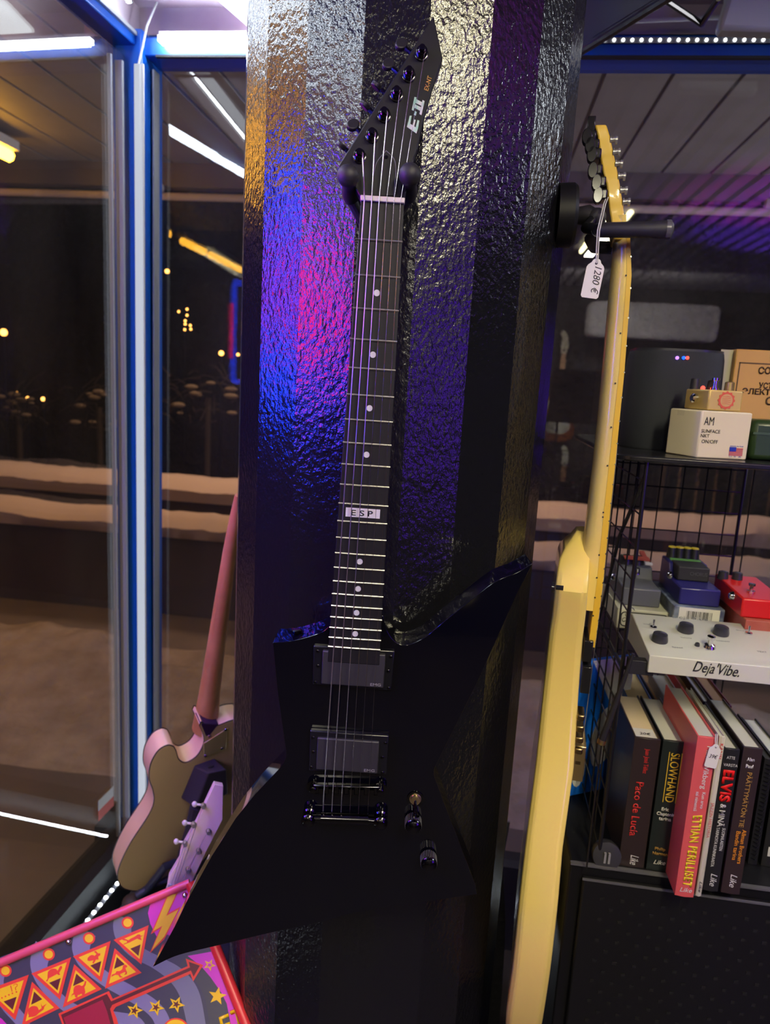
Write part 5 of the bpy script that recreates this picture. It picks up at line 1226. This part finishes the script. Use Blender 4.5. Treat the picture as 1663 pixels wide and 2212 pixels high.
for px in ((1411, 1356), (1617, 1369)):
    x_, y_ = vp(*px); MB().lathe(VF.w(x_, y_, 0), VF.n, [(0, .0052), (.002, .005), (.003, .003)], 12).tube([VF.w(x_, y_, .002), VF.w(x_, y_+.002, .012)], .0015, 8, world=True).build('toggle', CHROME, t)
GP = mat('faint_print', (.22, .23, .22), .6)
for s, p, q2, h in (("Deja'Vibe", (1452, 1335), (1530, 1342), .011), ('Speed', (1452, 1399), (1475, 1401), .0035), ('Volume', (1470, 1378), (1494, 1380), .003), ('Intensity', (1548, 1385), (1577, 1387), .003), ('Vintage', (1390, 1349), (1404, 1350), .003), ('Chorus', (1590, 1362), (1607, 1364), .003), ('TEXT', (1636, 1409), (1657, 1411), .004), ('ON', (1524, 1405), (1540, 1406), .003)):
    text(s, VF, vp(*p), vp(*q2), h, GP, t, thick=.0001, shear=.3 if 'Deja' in s else 0)

# ---- upper right corner: dark panel, bent black rod, white box, white cable
xk = onY(1250, 115, 1.60); 
t = thing('roof_truss', 'bent black steel rods under the ceiling at the upper right', 'truss', onY(1500, 30, 1.3))
def rod(pts, r): return MB().tube(pts, r, 8, world=True).build('rod', mat('black_rod', (.012, .012, .015), .3), t)
rod([onY(1246, 118, 1.62), onY(1436, 0, 1.30), onY(1470, -20, 1.25)], .007); rod([onY(1440, 2, 1.30), onY(1515, 52, 1.40)], .005); rod([onY(1515, 52, 1.40), onY(1552, -4, 1.30)], .005)
rod([onY(1262, 96, 1.63), onY(1436, -10, 1.32)], .004)
P = [onY(1240, 122, 1.66), onY(1440, -6, 1.34), onY(1440, -120, 1.34), onY(1235, -120, 1.66)]
mb = MB(); o_ = V3((.0, .012, 0)); mb.hexa([p for p in P]+[p+o_ for p in P])
struct(mb.build('wall_fascia', mat('dark_fascia', (.022, .020, .030), .6)))
t = thing('heater_unit', 'white box unit under the ceiling at the top right corner', 'heater', onY(1640, 40, 1.5))
f1 = vframe(1.60); Pp = [f1.px(*p) for p in ((1554, 56), (1562, 62), (1760, 70), (1760, -60), (1578, -60), (1574, -10))]
MB(f1).prism(Pp, -.04, 0).build('casing', mat('unit_white', (.80, .86, .85), .4), t, bevel=.008)
f2 = vframe(1.70)
t = thing('white_cable', 'white cable run level on the header at the upper right', 'cable', onY(1460, 44, 1.72))
MB().tube([onY(1350, 47, 1.70), onY(1600, 36, 1.70)], .0045, 8, world=True).build('cable', WHITE, t)

gb = thing('jacket_shape', 'dark jacket-like stand-in shape between the column and the cream guitar', 'stand-in', (.26, 1.42, 0))  # stand-in bulk put where something dark and jacket-like covers the sill
gx0 = onY(1085, 1700, 1.42).x; gx1 = CX0-.09; gz = onY(1150, 1705, 1.42).z
MB(vframe(1.42)).prism(cr([(gx0-.03, 0), (gx0-.04, gz*.5), (gx0-.01, gz*.92), ((gx0+gx1)/2, gz), (gx1+.01, gz*.92), (gx1+.05, gz*.5), (gx1+.06, 0)], 6), -.10, 0).build('shape_body', mat('jacket_fabric', (.018, .018, .021), .6, bump=60, bstr=.4, bdist=.01), gb, bevel=.02)
MB(vframe(1.415)).tube(cr([(gx0+.01, .05), (gx0, gz*.5), (gx0+.02, gz*.88)], 6) and [(gx0+.01, .05, 0), (gx0, gz*.5, 0), (gx0+.02, gz*.88, 0)], .003, 6).build('zip', mat('zip_grey', (.08, .08, .085), .4), gb)
# ---- guitars on the back wall, mirrored in the right-hand glass
def wall_guitar(label, px_head, px_bot, cbody, cpick, headc, yb_, turn):
    yv = 2*WY-yb_; h0 = onY(*px_head, yv); b0 = onY(*px_bot, yv); L = h0.z-b0.z; s = L/1.0
    f = Frame((b0.x, yb_, b0.z), (1, 0, 0), (0, 0, 1)); f = Frame((b0.x, yb_+.11*math.sin(rad(turn)), b0.z), (-math.cos(rad(turn)), math.sin(rad(turn)), 0), (0, 0, 1))
    t = thing('electric_guitar', label, 'guitar', f.o)
    bo = cr([(0, 0), (.13, .03), (.165, .12), (.13, .21), (.115, .27), (.15, .34), (.14, .42), (.09, .40), (.05, .36), (0, .35), (-.05, .36), (-.09, .44), (-.145, .46), (-.15, .37), (-.12, .27), (-.135, .21), (-.165, .12), (-.13, .03)], 5, True)
    S_ = lambda L_: [(x*s, y*s) for x, y in L_]
    MB(f).prism(S_(bo), 0, .04*s).build('body', cbody, t, bevel=.006)
    MB(f).prism(S_(shrink(bo, .72)), .04*s, .043*s).build('pickguard', cpick, t)
    MB(f).prism(S_([(-.028, .34), (.028, .34), (.021, .80), (-.021, .80)]), .03*s, .052*s).build('neck', mat('mirror_neck', (.30, .16, .08), .4), t)
    MB(f).prism(S_(cr([(-.021, .80), (.022, .80), (.03, .84), (.028, .94), (.045, .97), (.03, 1.0), (0, .99), (-.035, .90)], 4, True)), .03*s, .044*s).build('headstock', headc, t)
    for k in range(3): MB(f).box(-.03*s, .03*s, (.12+.07*k)*s, (.14+.07*k)*s, .042*s, .050*s).build('pickup', PAPER, t)
    MB(f).tube([(-.0, 0.83*s, .0), (0, .83*s, .05*s)], .01, 6).build('hook', DARK, t)
    return t
sun = mat('sunburst', (.22, .06, .015), .25); mint = mat('mirror_mint', (.45, .46, .38), .4)
wall_guitar('sunburst guitar with pale pickguard on the back wall, mirrored beside the cream guitar', (1222, 715), (1198, 955), sun, mint, mat('mirror_cream', (.60, .56, .42), .4), BK+.06, 0)
wall_guitar('gold-topped guitar low on the back wall, mirrored beside the cream guitar', (1190, 960), (1200, 1180), mat('mirror_gold', (.45, .40, .18), .3), mat('mirror_gold'), mint, BK+.06, 0)
for i in range(7):
    wall_guitar('dark guitar in the long back wall row, mirrored faintly behind the wire rack', (1440+i*38, 985+i*4), (1432+i*38, 1195+i*4), mat('row_body_%d' % (i % 3), ((.12, .03, .01), (.05, .02, .02), (.02, .02, .03))[i % 3], .3), INK, mat('mirror_neck', (.30, .16, .08), .4), BK+.06, 64)['group'] = 'guitars in the mirrored back wall row'
wl = area('back_wall_fill', (.9, -1.6, 2.2), (.9, BK, 1.3), 1.2, .1, (1.0, .93, .8), 45)  # unseen fill, strengthened so the mirrored guitars show in the glass
